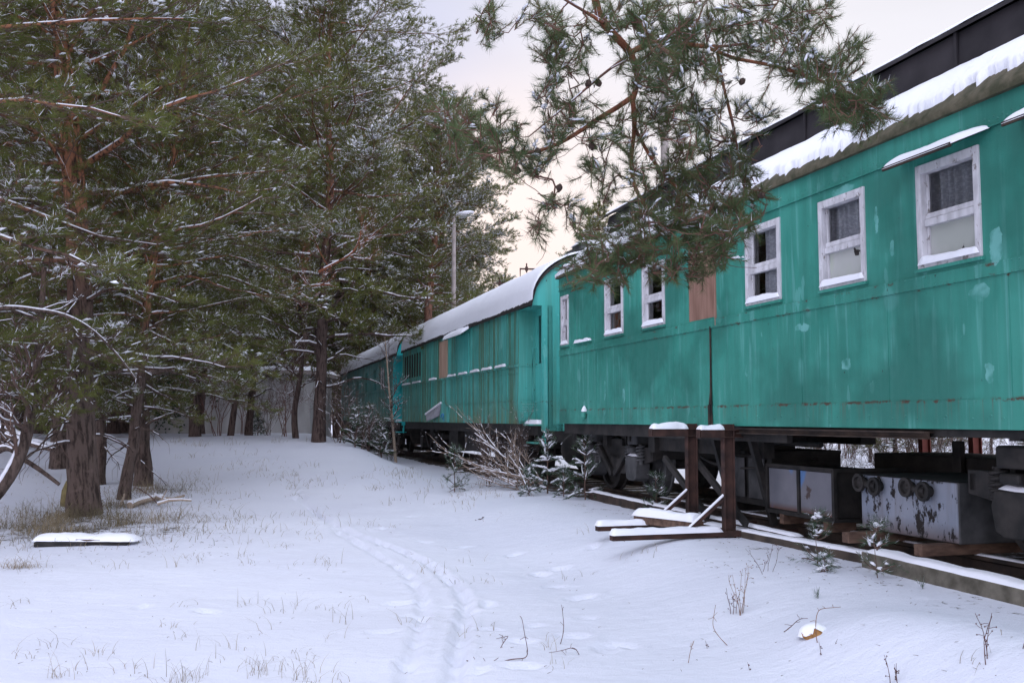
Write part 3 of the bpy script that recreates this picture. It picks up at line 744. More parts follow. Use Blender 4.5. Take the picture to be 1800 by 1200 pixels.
def wheel(g, u, w_, z, r=.46, m=0):
    g.lathe((u, w_, z), (0, 1, 0), [(-.07, .08), (-.07, r + .025), (-.045, r + .03), (-.035, r), (.06, r - .004), (.065, r - .065), (.0, r - .08), (-.01, .16), (.06, .14), (.10, .09), (.10, .0)], 36, m, False)
def bogie(car, uc, wb=1.6, name='bogie', mark=True):
    GM = GREYM if mark else BLACKM
    zc = ZR + .46
    g = Geo()
    for s in (-1, 1):
        ws = -1.45 + s*1.02
        sh = [(uc - wb/2 - .55, 1.20), (uc + wb/2 + .55, 1.20), (uc + wb/2 + .55, 1.02), (uc + wb/2 + .30, .98), (uc + wb/2 - .25, .98), (uc + wb/2 - .45, .80), (uc - wb/2 + .45, .80), (uc - wb/2 + .25, .98), (uc - wb/2 - .30, .98), (uc - wb/2 - .55, 1.02)]
        V = [(a, ws + .03, b) for a, b in sh] + [(a, ws - .03, b) for a, b in sh]; n = len(sh)
        g.add(V, [tuple(range(n))]); g.add(V, [tuple(range(2*n-1, n-1, -1))]); g.add(V, [(i, n+i, n+(i+1) % n, (i+1) % n) for i in range(n)])
    g.box(uc - .25, uc + .25, -2.5, -.4, 1.0, 1.3)
    for s in (-1, 1):
        g.box(uc + s*(wb/2 + .5) - .04, uc + s*(wb/2 + .5) + .04, -2.5, -.4, 1.04, 1.18)
        g.beam((uc + s*.05, -.36, .78), (uc + s*.62, -.36, 1.2), .05, .09)
    fr = car.part(g, name, BLACKM, bevel=.008)
    for s in (-1, 1):
        g = Geo()
        g.tube([(uc + s*wb/2, -2.3, zc), (uc + s*wb/2, -.6, zc)], .08, 12); car.part(g, 'axle', BLACKM, fr)
        for w_ in (-.70, -2.20): g = Geo(); wheel(g, uc + s*wb/2, w_, zc); car.part(g, 'wheel', GM if s < 0 else BLACKM, fr)
        g = Geo(); b = uc + s*wb/2
        V = [(-.17, .14), (.17, .14), (.21, .02), (.17, -.16), (.09, -.20), (-.09, -.20), (-.17, -.16), (-.21, .02)]
        g.add([(b + x, -.30, zc + y - .03) for x, y in V] + [(b + x*1.05, -.50, zc + y*1.05 - .03) for x, y in V], [tuple(range(8))] + [(i, 8+i, 8+(i+1) % 8, (i+1) % 8) for i in range(8)])
        ab = car.part(g, 'axle_box', GM, fr, bevel=.012)
        for k in (-1, 1):
            g = Geo(); h = np.linspace(0, 5*2*pi, 90); g.tube(np.stack([b + k*.20 + .062*np.cos(h), -.38 + .062*np.sin(h), zc + .05 + .22*h/h[-1]], 1), .015, 6)
            g.tube([(b + k*.2, -.38, zc + .0), (b + k*.2, -.38, zc + .28)], .035, 8); car.part(g, 'coil_spring', GM, fr)
        g = Geo(); snow_cap(g, (b - .16, -.48, zc + .115), (.30, 0, .02), (0, .17, -.01), 14, 8, .035, 3 + s, edge=.4); car.part(g, 'axle_box_snow', SNOW, fr)
        g = Geo(); g.box(b - .17, b + .17, -.52, -.32, zc + .27, zc + .44); g.box(b - .10, b + .10, -.56, -.28, zc + .16, zc + .24); car.part(g, 'spring_hanger', GM, fr, bevel=.02)
        if mark and s > 0:
            g = Geo(); x = lambda q: b - q                                   # the figure 2, brushed on
            for p, q in zip(*(lambda L: (L[:-1], L[1:]))([(-.035, .045), (-.02, .068), (.01, .072), (.032, .05), (.03, .02), (.0, -.02), (-.035, -.065), (.0, -.062), (.04, -.06)])):
                g.beam((x(p[0]), -.298, zc - .04 + p[1]), (x(q[0]), -.298, zc - .04 + q[1]), .004, .017, up=(0, 1, 0))
            car.part(g, 'painted_number', simple('pale_green_stencil', (.22, .36, .28), (.36, .48, .40), 60, .9, bump=0), fr)
    return fr
bogie(car, 13.9); bogie(car, 5.2, mark=False)

# ================================================================= CARS 2 and 3
def barrel(w_): t = (w_ + 1.45)/1.50; return 3.60 + .98*sqrt(max(0, 1 - abs(t)**2.4))
def far_car(car, ua, ub, paint_, inset_paint, windows, boards, detail=True):
    zb, ze = 1.50, 3.62; ui = ua + .95
    g = Geo(); wall_holes(g, ui, ub, zb, ze, windows, du=1.0)
    g.box(ui, ub, -2.9, -2.86, zb, ze); g.box(ui, ub, -2.86, -.02, zb, zb + .05)
    g.add([(ub, 0, zb), (ub, -2.9, zb), (ub, -2.9, ze), (ub, 0, ze)], [(0, 1, 2, 3)])
    body = car.part(g, 'body', paint_)
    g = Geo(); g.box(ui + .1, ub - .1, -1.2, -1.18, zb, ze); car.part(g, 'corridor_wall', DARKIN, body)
    # recessed entrance at the near end
    g = Geo(); wi = -.31
    g.add([(ui, 0, zb), (ui, wi, zb), (ui, wi, ze), (ui, 0, ze)], [(0, 1, 2, 3)])
    g.add([(ui, -2.9, zb), (ui, -2.59, zb), (ui, -2.59, ze), (ui, -2.9, ze)], [(3, 2, 1, 0)])
    g.box(ui - .012, ui - .0005, wi, .0, 2.56, 2.585); g.box(ui - .008, ui - .0004, wi, .0, 1.94, 1.955)
    g.add([(ua, -2.59, zb - .1), (ui, -2.59, zb - .1), (ui, -2.59, ze), (ua, -2.59, ze)], [(0, 1, 2, 3)])
    g.add([(ua, 0.02, ze - .03), (ui, .02, ze - .03), (ui, -2.92, ze - .03), (ua, -2.92, ze - .03)], [(0, 1, 2, 3)])
    ent = car.part(g, 'recessed_entrance', inset_paint)
    g = Geo(); wall_holes(g, ua + .05, ui, zb - .1, ze - .03, [(ua + .22, ua + .78, 2.60, 3.48)], w=wi, depth=.03)
    dr = car.part(g, 'door', inset_paint, ent)
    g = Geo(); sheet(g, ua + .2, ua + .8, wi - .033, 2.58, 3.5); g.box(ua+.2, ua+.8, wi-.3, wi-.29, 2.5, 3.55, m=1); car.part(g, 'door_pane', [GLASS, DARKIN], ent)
    g = Geo(); ww_ = -.145
    zs = [zb - .12, ze - .03]; ws = np.linspace(ww_, -2.9 - ww_, 21)
    P = np.array([[(ua, a, zb - .12) for a in ws], [(ua, a, ze - .03) for a in ws]]); g.grid(P, smooth=False)
    ws = np.linspace(.03, -2.93, 31); P = np.array([[(ua, a, ze - .03) for a in ws], [(ua, a, barrel(a) - .02) for a in ws]]); g.grid(P, smooth=False)
    g.box(ua, ua + .05, ww_ - .2, ww_ - .001, zb - .12, ze - .03); g.box(ua - .02, ua, ww_ - .10, ww_ - .0, zb - .12, ze - .03); g.box(ua - .015, ua, ww_ - .42, ww_ - .38, zb - .12, ze + .3)
    g.box(ua - .03, ua, -2.0, -.9, 1.5, 3.5)
    car.part(g, 'end_wall', inset_paint)
    g = Geo(); g.tube([(ua + .06, wi, 3.02), (ua + .06, wi + .12, 3.06), (ua + .06, wi + .13, 2.9), (ua + .06, wi + .13, 1.62), (ua + .06, wi + .02, 1.55)], .017, 8)
    g.tube([(ua + .85, wi, 2.9), (ua + .85, wi + .08, 2.9), (ua + .85, wi + .08, 1.9), (ua + .85, wi, 1.9)], .014, 8); car.part(g, 'handrail', inset_paint)
    g = Geo(); g.box(ua + .05, ua + .8, wi, wi + .27, 1.47, 1.50); g.box(ua + .1, ua + .7, wi + .0, wi + .25, 1.15, 1.18); g.beam((ua + .06, wi + .1, 1.5), (ua + .12, wi + .1, 1.15), .02, .2)
    st = car.part(g, 'steps', inset_paint)
    g = Geo(); snow_cap(g, (ua + .06, wi + .01, 1.50), (.7, 0, 0), (0, .25, 0), 20, 10, .07, 4); car.part(g, 'step_snow', SNOW, st)
    # belt ledge, skirt seam, vertical joints
    g = Geo(); g.box(ui, ub, .0, .03, 2.555, 2.60); g.box(ui, ub, .0, .010, 2.44, 2.455); g.box(ui, ub, .0, .006, 1.92, 1.945)
    for u in np.arange(ui + .01, ub, .74): g.box(u, u + .05, .0005, .014, zb, ze); g.box(u + .36, u + .375, .0004, .005, zb, 2.55)
    car.part(g, 'side_ribs', paint_)
    # roof and its snow
    ws = np.array([.07] + list(np.linspace(.045, -2.945, 40)) + [-2.97]); zz = np.array([barrel(max(min(a, .05), -2.95)) for a in ws]); zz[0] = zz[-1] = 3.585
    g = Geo(); P = np.array([[(u, a, b) for a, b in zip(ws, zz)] for u in (ua - .06, ub)]); g.grid(P)
    P2 = np.array([[(ua - .06, a, b) for a, b in zip(ws, zz)], [(ua - .06, a, b - .055) for a, b in zip(ws, zz)], [(ua + .0, a, b - .055) for a, b in zip(ws, zz)]]); g.grid(P2, smooth=False)
    rf = car.part(g, 'roof', BLACKM)
    g = Geo(); rows = []; tt = np.linspace(0, 1, 26)
    for u in np.arange(ua - .05, ub + .02, .05):
        e = .03 + .16*float(fbm(u*1.3, 2, 66, 4)) + .14*float(fbm(u*13, 2, 67, 3)); w0_ = .055 - max(0, e)*.12; we = -2.2
        W_ = w0_ + (we - w0_)*tt**1.3; th = .07*np.sqrt(np.clip(1 - (1 - np.clip(tt/.06, 0, 1))**2, 0, 1))*(1 + .6*fbm(u*2 + tt, tt*6, 68, 3))
        if u < ua: th = th*.5
        rows.append([(u, a + c*.35, barrel(a) + c - .003) for a, c in zip(W_, th)])
    g.grid(np.array(rows)); car.part(g, 'roof_snow', RSNOW, rf)
    # underframe and running gear
    g = Geo(); g.box(ua + .1, ub, -.20, -.10, 1.30, 1.5); g.box(ua + .1, ub, -2.8, -2.7, 1.30, 1.5); g.box(ua, ua + .2, -2.7, -.25, 1.18, 1.5)
    for u in np.arange(ua + .5, ub, 1.3): g.box(u, u + .1, -2.75, -.2, 1.34, 1.5)
    g.box(ua + 4.9, ua + 6.6, -.9, -.3, .85, 1.35); g.box(ua + 7.3, ua + 8.3, -.9, -.3, .8, 1.35); g.box(ua + 5, ub - 4, -1.6, -1.3, 1.1, 1.4)
    car.part(g, 'underframe', BLACKM)
    for s in (-2.33, -.57):
        g = Geo(); g.tube([(ua, s, 1.07), (ua - .55, s, 1.07)], .07, 12); g.lathe((ua - .55, s, 1.07), (-1, 0, 0), [(0, .0), (0, .25), (.02, .275), (.045, .26), (.07, .12), (.075, 0)], 32)
        bf = car.part(g, 'buffer', BLACKM)
    g = Geo(); snow_cap(g, (ua - .5, -.68, 1.15), (.5, 0, 0), (0, .2, 0), 14, 8, .05, 7); car.part(g, 'buffer_snow', SNOW, bf)
    bogie(car, ua + 2.6, 2.0, mark=False); bogie(car, ub - 2.6, 2.0, mark=False)
    return body, rf

car2 = TThing('railway_carriage', 'algae streaked turquoise carriage in the middle, with recessed bright entrance and arched snowy roof', 'railway carriage', 16.7, -1.45, ZR)
w2 = [(21.55, 22.7, 2.62, 3.5)]
b2, rf2 = far_car(car2, 16.7, 30.4, PAINT2, CYAN, [], [])
g = Geo(); g.box(21.6, 22.75, .0, .02, 2.61, 3.5); car2.part(g, 'repainted_panel', CYAN)
g = Geo(); g.box(23.85, 24.75, .0, .025, 2.56, 3.52); car2.part(g, 'plywood_board', PLYL)
for s in range(7):
    g = Geo(); u = 27.4 + s*.40; g.box(u, u + .13, .0, .02, 2.78, 3.45); car2.part(g, 'ventilation_slot', DARKIN)
for u, L in ((18.5, .7), (19.55, .75), (20.6, .75), (21.7, .8), (22.9, .8), (25.1, .9), (27.3, 1.2), (28.9, 1.3)):
    g = Geo(); snow_cap(g, (u, .0, 2.60), (L, 0, 0), (0, .06, 0), 26, 8, .055, int(u*3), edge=.45); car2.part(g, 'ledge_snow', SNOW)
g = Geo(); g.add([(21.3, .04, 3.60), (23.1, .04, 3.60), (23.3, .26, 3.45), (21.5, .26, 3.45)], [(0, 1, 2, 3)]); g.add([(21.3, .04, 3.59), (23.1, .04, 3.59), (23.3, .26, 3.44), (21.5, .26, 3.44)], [(3, 2, 1, 0)])
snow_cap(g, (21.35, .03, 3.61), (1.8, .02, 0), (.1, .22, -.15), 30, 8, .07, 12, m=1); car2.part(g, 'roof_lip', [PAINT2, SNOW], rf2)
g = Geo(); V = [(24.5, .02, 1.98), (26.0, .12, 1.70), (25.5, .20, 1.52), (24.7, .03, 1.66)]; g.add(V, [(0, 1, 2, 3)]); g.add([(a, b - .008, c) for a, b, c in V], [(3, 2, 1, 0)])
g.tube([(24.5, .03, 1.99), (26.0, .13, 1.71)], .028, 6, 1)
car2.part(g, 'bent_flap', [GREYL, SNOW])
g = Geo(); g.add([(23.55, .016, 1.505), (24.75, .016, 1.505), (24.6, .016, 1.97), (24.1, .016, 1.97), (23.7, .016, 1.85)], [(0, 1, 2, 3, 4)]); pt_ = car2.part(g, 'bright_patch', CYAN)
g = Geo(); g.tube(smooth_path([(24.5, .02, 1.62), (24.3, .02, 1.75), (24.15, .02, 1.66), (24.35, .02, 1.58), (24.1, .02, 1.56)], 2), .022, 5, flat=.2); car2.part(g, 'blue_mark', BLUEP, pt_)
# chalked notes on the entrance panel (illegible lines)
g = Geo(); random.seed(3)
for i, (z, n, ws_) in enumerate(((1.86, 13, .011), (1.81, 12, .008), (1.775, 16, .007), (1.74, 16, .006))):
    a = -.05; pts = []
    for k in range(n*3):
        a -= .24/(n*3)
        if random.random() < .12:
            if len(pts) > 2: g.tube(pts, .0016, 3, cap=False)
            pts = []; continue
        pts.append((17.644, a, z + ws_*random.uniform(-1, 1)))
    if len(pts) > 2: g.tube(pts, .0016, 3, cap=False)
for z in (1.70, 1.68, 1.66, 1.64, 1.62): g.tube([(17.644, -.05, z), (17.644, -.075, z + .006), (17.644, -.09, z - .004)], .0016, 3, cap=False)
car2.part(g, 'chalk_notes', CHALK)
# pipework on the roof of the second carriage
g = Geo()
g.tube([(23.6, -1.1, 4.5), (23.6, -1.1, 4.92), (23.6, -1.55, 4.94), (23.6, -2.3, 4.94)], .022, 8); g.tube([(21.3, -1.1, 4.5), (21.3, -1.1, 4.95), (21.3, -1.7, 4.96), (21.3, -2.1, 4.96), (21.3, -2.1, 4.9)], .022, 8)
for u, zz_ in ((23.6, 4.94), (21.3, 4.96)):
    for w_ in (-1.25, -1.95): g.tube([(u, w_, zz_ - .09), (u, w_, zz_ + .12)], .016, 6); g.lathe((u, w_, zz_ - .05), (0, 0, 1), [(0, .0), (0, .035), (.09, .035), (.09, 0)], 8)
g.tube([(24.8, -1.15, 4.55), (24.8, -1.15, 4.66), (24.8, -1.5, 4.68)], .02, 8); car2.part(g, 'roof_pipes', RUST)
g = Geo(); g.box(17.0, 17.5, -1.9, -1.0, 4.70, 4.80); g.tube([(18.4, -.9, 4.5), (17.7, -1.0, 4.74), (17.2, -1.1, 4.78)], .025, 8); g.tube([(17.3, -1.2, 4.5), (17.3, -1.2, 4.75)], .05, 8)
rb = car2.part(g, 'roof_hatch', GREYM); g = Geo(); snow_cap(g, (16.98, -1.92, 4.80), (.55, 0, 0), (0, .95, 0), 14, 14, .10, 9); car2.part(g, 'hatch_snow', SNOW, rb)

car3 = TThing('railway_carriage', 'farthest dull green carriage half hidden by brush, with narrow dark windows and a cyan end', 'railway carriage', 31.3, -1.45, ZR)
w3 = [(a, a + .62, 2.62, 3.36) for a in (34.2, 36.0, 38.3, 40.2, 42.3, 44.4)]
b3, rf3 = far_car(car3, 31.3, 47.5, PAINT3, CYAN3, w3, [])
for i, q in enumerate(w3):
    g = Geo(); sheet(g, q[0] + .05, q[1] - .05, -.055, q[2], q[3], 1); g.box(q[0], q[0] + .05, -.06, .015, q[2], q[3]); g.box(q[1] - .05, q[1], -.06, .015, q[2], q[3]); g.box(q[0] + .05, q[1] - .05, -.05, .0, q[2] + .36, q[2] + .42)
    o = car3.part(g, 'window', [WHITEP if i == 0 else PAINT3, GLASS])

# ================================================================= track, rails, beams
trk = TThing('railway_track', 'rusty rails on snowy wooden sleepers running beneath the green carriages', 'railway track', 10, -1.45, ZR - .14)
for w_ in (-.70, -2.20):
    g = Geo(); pr = [(-.035, 0), (.035, 0), (.037, -.03), (.009, -.045), (.009, -.115), (.065, -.13), (.065, -.145), (-.065, -.145), (-.065, -.13), (-.009, -.115), (-.009, -.045), (-.037, -.03)]
    V = [(u, w_ + a, ZR + b) for u in (-8, 60) for a, b in pr]; n = len(pr)
    g.add(V, [(i, (i+1) % n, n + (i+1) % n, n + i) for i in range(n)])
    o = trk.part(g, 'rail', BLACKR2)
    g = Geo(); rows = [[(u, w_ - .03, ZR + .001), (u, w_ - .02, ZR + .006 + .012*max(0, .5 + 2*float(fbm(u*2, w_, 7)))), (u, w_ + .02, ZR + .006 + .012*max(0, .5 + 2*float(fbm(u*2.1, w_, 8)))), (u, w_ + .032, ZR + .001)] for u in np.arange(4, 13, .06)]
    if w_ > -1: g.grid(np.array(rows)); trk.part(g, 'rail_snow', SNOW, o)
for u in np.arange(3.2, 36, .65):
    g = Geo(); g.box(u, u + .24, -2.75 + rng.normal(0, .03), -.15 + rng.normal(0, .04), .30, .375); trk.part(g, 'sleeper', ROTTEN, bevel=.01)
# loose rails and beams lying in front of the track
def lying(name, label, cat, p, q, wd, ht, mat_, sn=.03, seed=0, group=None):
    t = TThing(name, label, cat, p[0], p[1], p[2], group)
    p = np.array(p, float); q = np.array(q, float); g = Geo(); g.beam(p, q, wd, ht); t.part(g, 'beam' if name != 'plank' else 'board', mat_, bevel=.008)
    d = q - p; s = nz(np.cross(d, (0, 0, 1))); g = Geo()
    snow_cap(g, p + s*wd/2*.96 + np.array([0, 0, ht/2]), d, -s*wd*.96, max(30, int(np.linalg.norm(d)*14)), 9, sn, seed, edge=.35)
    t.part(g, 'snow_cover', SNOW); return t
lying('concrete_beam', 'long mossy concrete beam with a snowy top, lower right beside the rails', 'beam', (7.32, -.06, .36), (1.6, .10, .30), .20, .26, CONC, .04, 31)
lying('loose_rail', 'dark loose rail lying between the trestles and the concrete beam', 'rail', (14.6, -.28, .42), (8.6, -.18, .40), .12, .12, BLACKR2, .03, 32)
lying('timber_baulk', 'long snow-topped timber lying against the rail above the concrete beam', 'timber', (10.3, -.05, .36), (6.6, -.22, .38), .15, .12, ROTTEN, .03, 33)
# blocks under the boxes
for i, (u, w_, L, lab) in enumerate(((9.35, -.55, .35, 'small wooden block under the far corner of the framed box'), (8.55, -.55, .35, 'small wooden block under the near corner of the framed box'))):
    t = TThing('wooden_block', lab, 'block', u, w_, .50); g = Geo(); g.box(u - .04, u + .04, w_ - .2, w_ + .12, .50, .62); t.part(g, 'block', WOOD, bevel=.006)
for i, (u, lab) in enumerate(((7.75, 'reddish timber under the far end of the chipped white box'), (6.85, 'longer reddish timber under the near end of the chipped white box'))):
    o = Geo(); o.box(u - .05, u + .05, -1.5, -.10 - .05*i, .505, .598); ob = o.build('timber_block', WOOD, off=TW(0, 0, 0)*0, bevel=.008)
    ob.rotation_euler = (0, 0, PHI); ob.location = [float(q) for q in TW(0, 0, 0)]; tag(ob, lab, 'timber')
# framed two-panel box
t = TThing('battery_box', 'steel framed equipment box with two grey panels sprayed blue, on the rails', 'box', 9.0, -.9, .62)
a, b, c, d = 8.42, 9.65, .62, 1.10; wf = -.43
g = Geo(); g.box(a + .02, b - .02, -1.25, wf - .03, c + .02, d - .02, 1)
for (p, q) in (((a, c), (b, c)), ((a, d), (b, d)), ((a, c), (a, d)), ((b, c), (b, d)), ((9.03, c), (9.03, d))): g.beam((p[0], wf - .02, p[1]), (q[0], wf - .02, q[1]), .04, .04)
for x in (a, b):
    for z in (c, d): g.beam((x, wf, z), (x, -1.27, z), .035, .035)
t.part(g, 'frame', [BLACKM, BLACKM], bevel=.003)
for x0, x1 in ((a + .03, 9.01), (9.05, b - .03)): g = Geo(); g.box(x0, x1, wf - .035, wf - .024, c + .03, d - .03); t.part(g, 'panel', PBLUE)
# chipped white box with pipe stubs
t = TThing('equipment_box', 'low box with blackened chips in its pale blue-white paint and pipe stubs on its face', 'box', 7.3, -.9, .60)
g = Geo(); g.box(6.71, 7.98, -1.45, -.44, .60, 1.09, 1); g.box(6.72, 7.97, -.46, -.43, .605, 1.085); g.add([(6.71, -1.45, 1.093), (7.98, -1.45, 1.093), (7.98, -.43, 1.093), (6.71, -.43, 1.093)], [(0, 1, 2, 3)], 1); t.part(g, 'box_body', [CHIP, GREYM], bevel=.012)
for u in (7.80, 7.15):
    g = Geo()
    for k in (.10, -.12): g.lathe((u + k, -.43, 1.02 - (.02 if k < 0 else 0)), (0, 1, 0), [(0, .045), (.05, .05), (.055, .082), (.085, .082), (.085, .055), (.06, .05), (.06, 0)], 20, smooth=False)
    g.tube([(u + .10, -.385, 1.02), (u - .12, -.385, 1.0)], .032, 10); t.part(g, 'pipe_stub', BLACKM)
# black boxes and low platform behind
for nm, lab, cat, bx in (('tool_chest', 'plain black chest between the trestles and the framed box', 'chest', (9.85, 10.9, -1.5, -.62, .62, 1.22)),
                    ('equipment_rack', 'low black iron rack with two upright lugs behind the chipped box', 'rack', (6.5, 9.6, -2.7, -1.75, 1.0, 1.22))):
    t = TThing(nm, lab, cat, (bx[0]+bx[1])/2, -1.5, bx[4]); g = Geo(); g.box(*bx); 
    if nm == 'equipment_rack':
        for u in (6.6, 7.6, 8.6, 9.5): g.box(u, u + .08, -2.65, -2.5, .4, 1.0); g.box(u, u + .08, -1.9, -1.8, .4, 1.0)
    else: g.box(bx[0] - .02, bx[1] + .02, bx[2], bx[3] + .02, bx[5] - .02, bx[5] + .02); g.box(9.88, 9.92, -1.4, -.7, .5, .62); g.box(10.8, 10.85, -1.4, -.7, .5, .62)
    t.part(g, 'chest_body' if nm != 'equipment_rack' else 'platform', BLACKM, bevel=.01)
    if nm == 'equipment_rack':
        for u in (7.2, 8.15): g = Geo(); g.box(u, u + .12, -1.74, -1.68, 1.0, 1.38); t.part(g, 'lug', BLACKM, bevel=.01)
    else:
        g = Geo(); g.box(9.95, 10.3, -.60, -.585, .7, 1.15); g.box(10.4, 10.8, -.60, -.585, .7, 1.15); t.part(g, 'chest_door', GREYM, bevel=.004)

# ================================================================= steel trestles carrying the nearest carriage
def trestle(u, lab, k, A, L):
    t = TThing('steel_trestle', lab, 'trestle', u, .1, .35, 'steel trestles under the nearest carriage'); zt = 1.515
    for w_, m_, zt_ in ((.10, RUST, 1.54), (-3.02, REDRUST, 1.50)):
        g = Geo(); h = .040
        g.box(u - h, u + h, w_ + .05, w_ + .062, .34, zt_); g.box(u - h, u + h, w_ - .062, w_ - .05, .34, zt_); g.box(u - .008, u + .008, w_ - .05, w_ + .05, .34, zt_)
        for z in (.95, 1.08): g.lathe((u - .03, w_ + .062, z), (0, 1, 0), [(0, .012), (.01, .012), (.01, 0)], 6)
        t.part(g, 'post', m_, bevel=.003)
    g = Geo(); g.box(u - .05, u + .05, -3.1, A, 1.398, 1.406); g.box(u - .05, u + .05, -3.1, A, 1.475, 1.485); g.box(u - .006, u + .006, -3.1, A, 1.406, 1.475); g.box(u - .05, u + .05, A - .008, A, 1.406, 1.475)
    g.box(u + .042, u + .05, .16, A, 1.406, 1.475); g.box(u - .05, u - .042, .16, A, 1.406, 1.475)
    tb = t.part(g, 'top_beam', RUST)
    g = Geo(); snow_cap(g, (u - .055, .16, 1.485), (0, A - .17, 0), (.11, 0, 0), 34, 10, .06, 40 + k, edge=.45, over=.01, wob=.7); t.part(g, 'beam_snow', SNOW, tb)
    zb_ = .40
    g = Geo(); g.box(u - .045, u + .045, -1.0, L, zb_ - .03, zb_ + .03); t.part(g, 'base_beam', RUST, bevel=.004)
    g = Geo(); snow_cap(g, (u - .06, .2, zb_ + .03), (0, L - .2, 0), (.12, 0, 0), 40, 10, .06, 50 + k, edge=.4, over=.012); t.part(g, 'base_snow', SNOW)
    g = Geo(); g.beam((u, .14, .78), (u, .60, .42), .036, .036); b = t.part(g, 'brace', RUST)
    g = Geo(); g.segs([(u, .16, .80)], [(u, .58, .455)], .015, .018, 8); t.part(g, 'brace_snow', SNOW, b)
    g = Geo(); g.beam((u + .2, -.3, 1.36), (u + .2, -.55, .45), .07, .07); g.beam((u + .9, .02, 1.12), (u - .1, -.05, .50), .045, .07); t.part(g, 'diagonal_strut', BLACKM)
trestle(10.36, 'rusty steel trestle farther from the camera, under the split seam of the carriage', 0, .60, 1.25)
trestle(9.50, 'rusty steel trestle nearer the camera, right of its twin', 1, .44, 1.42)
t = TThing('steel_girder', 'dark rusty girder along the bottom edge of the nearest carriage, on the trestles', 'girder', 8, -.03, 1.45)
g = Geo(); g.box(6.5, 9.44, -.06, .03, 1.487, 1.50); g.box(6.5, 9.44, -.02, -.005, 1.45, 1.487); g.box(6.5, 9.44, -.06, .03, 1.44, 1.45); t.part(g, 'web_and_flanges', BLACKR2)
t = TThing('timber_block', 'short brown timber block capped with snow, resting on the trestle feet', 'timber', 10.1, .5, .43)
g = Geo(); g.beam((10.50, .70, .475), (9.62, .38, .475), .14, .09); t.part(g, 'block', WOOD, bevel=.008)
g = Geo(); snow_cap(g, np.array((10.5, .78, .52)), (-.88, -.32, 0), (.05, -.16, 0), 34, 12, .08, 61, edge=.4, over=.01); t.part(g, 'snow_cover', SNOW)
# ================================================================= vegetation generators
def rand_perp(A):
    r = rng.normal(size=A.shape); r -= (r*A).sum(1, keepdims=True)*A; return nz(r)
def needles_on(g, P, A, L, k, nl, nw, spread=(25, 65), m=0, snow=.1, sm=2, psnow=None):
    """k thin needles per shoot (P base, A axis, L length)"""
    n = len(P); i = np.repeat(np.arange(n), k); A_ = A[i]
    t = rng.random(len(i))**.8; b = P[i] + A_*(t*L[i])[:, None]
    a = np.radians(rng.uniform(spread[0], spread[1], len(i))); q = rand_perp(A_)
    d = A_*np.cos(a)[:, None] + q*np.sin(a)[:, None]; d[:, 2] += .12; d = nz(d)
    l = nl*(rng.uniform(.65, 1.2, n)[i]*rng.uniform(.7, 1.15, len(i)))[:, None]; s = rand_perp(d)*nw*.5
    V = np.stack([b + s, b - s, b + d*l], 1).reshape(-1, 3)
    ps = (np.full(n, snow) if psnow is None else psnow)[i]
    mm = np.where((rng.random(len(i)) < ps) & (d[:, 2] > .05), sm, m)
    g.add(V, np.arange(len(V)).reshape(-1, 3), mm)
_oct = np.array([(1, 0, 0), (.3, .9, 0), (-.7, .6, 0), (-1, -.2, 0), (-.3, -.9, 0), (.7, -.7, 0), (.1, .1, .9), (0, 0, -.25)])
_of = np.array([(i, (i+1) % 6, 6) for i in range(6)] + [((i+1) % 6, i, 7) for i in range(6)])
def blobs(g, P, A, la, lb, h, m=2):
    n = len(P)
    if n == 0: return
    X = A.copy(); X[:, 2] *= .6; X = nz(X); Y = nz(np.cross(np.tile([0, 0, 1.], (n, 1)), X)); Z = np.cross(X, Y)
    jit = 1 + .5*(rng.random((n, 8, 3)) - .5); T = _oct[None]*jit
    sx = la*rng.uniform(.6, 1.3, n); sy = lb*rng.uniform(.6, 1.3, n); sz = h*rng.uniform(.6, 1.3, n)
    V = P[:, None] + T[..., :1]*(X*sx[:, None])[:, None] + T[..., 1:2]*(Y*sy[:, None])[:, None] + T[..., 2:]*(Z*sz[:, None])[:, None]
    g.add(V.reshape(-1, 3), (_of[None] + (np.arange(n)*8)[:, None, None]).reshape(-1, 3), m, True)
def seeded(s):
    global rng; rng = np.random.default_rng(s); random.seed(s)

def wander(P0, d, L, n, amp, up=0., r=None):
    P = [np.array(P0, float)]; d = nz(d)
    for i in range(n):
        d = nz(d + rng.normal(0, amp, 3) + np.array([0, 0, up])); P.append(P[-1] + d*L/n)
    return np.array(P)

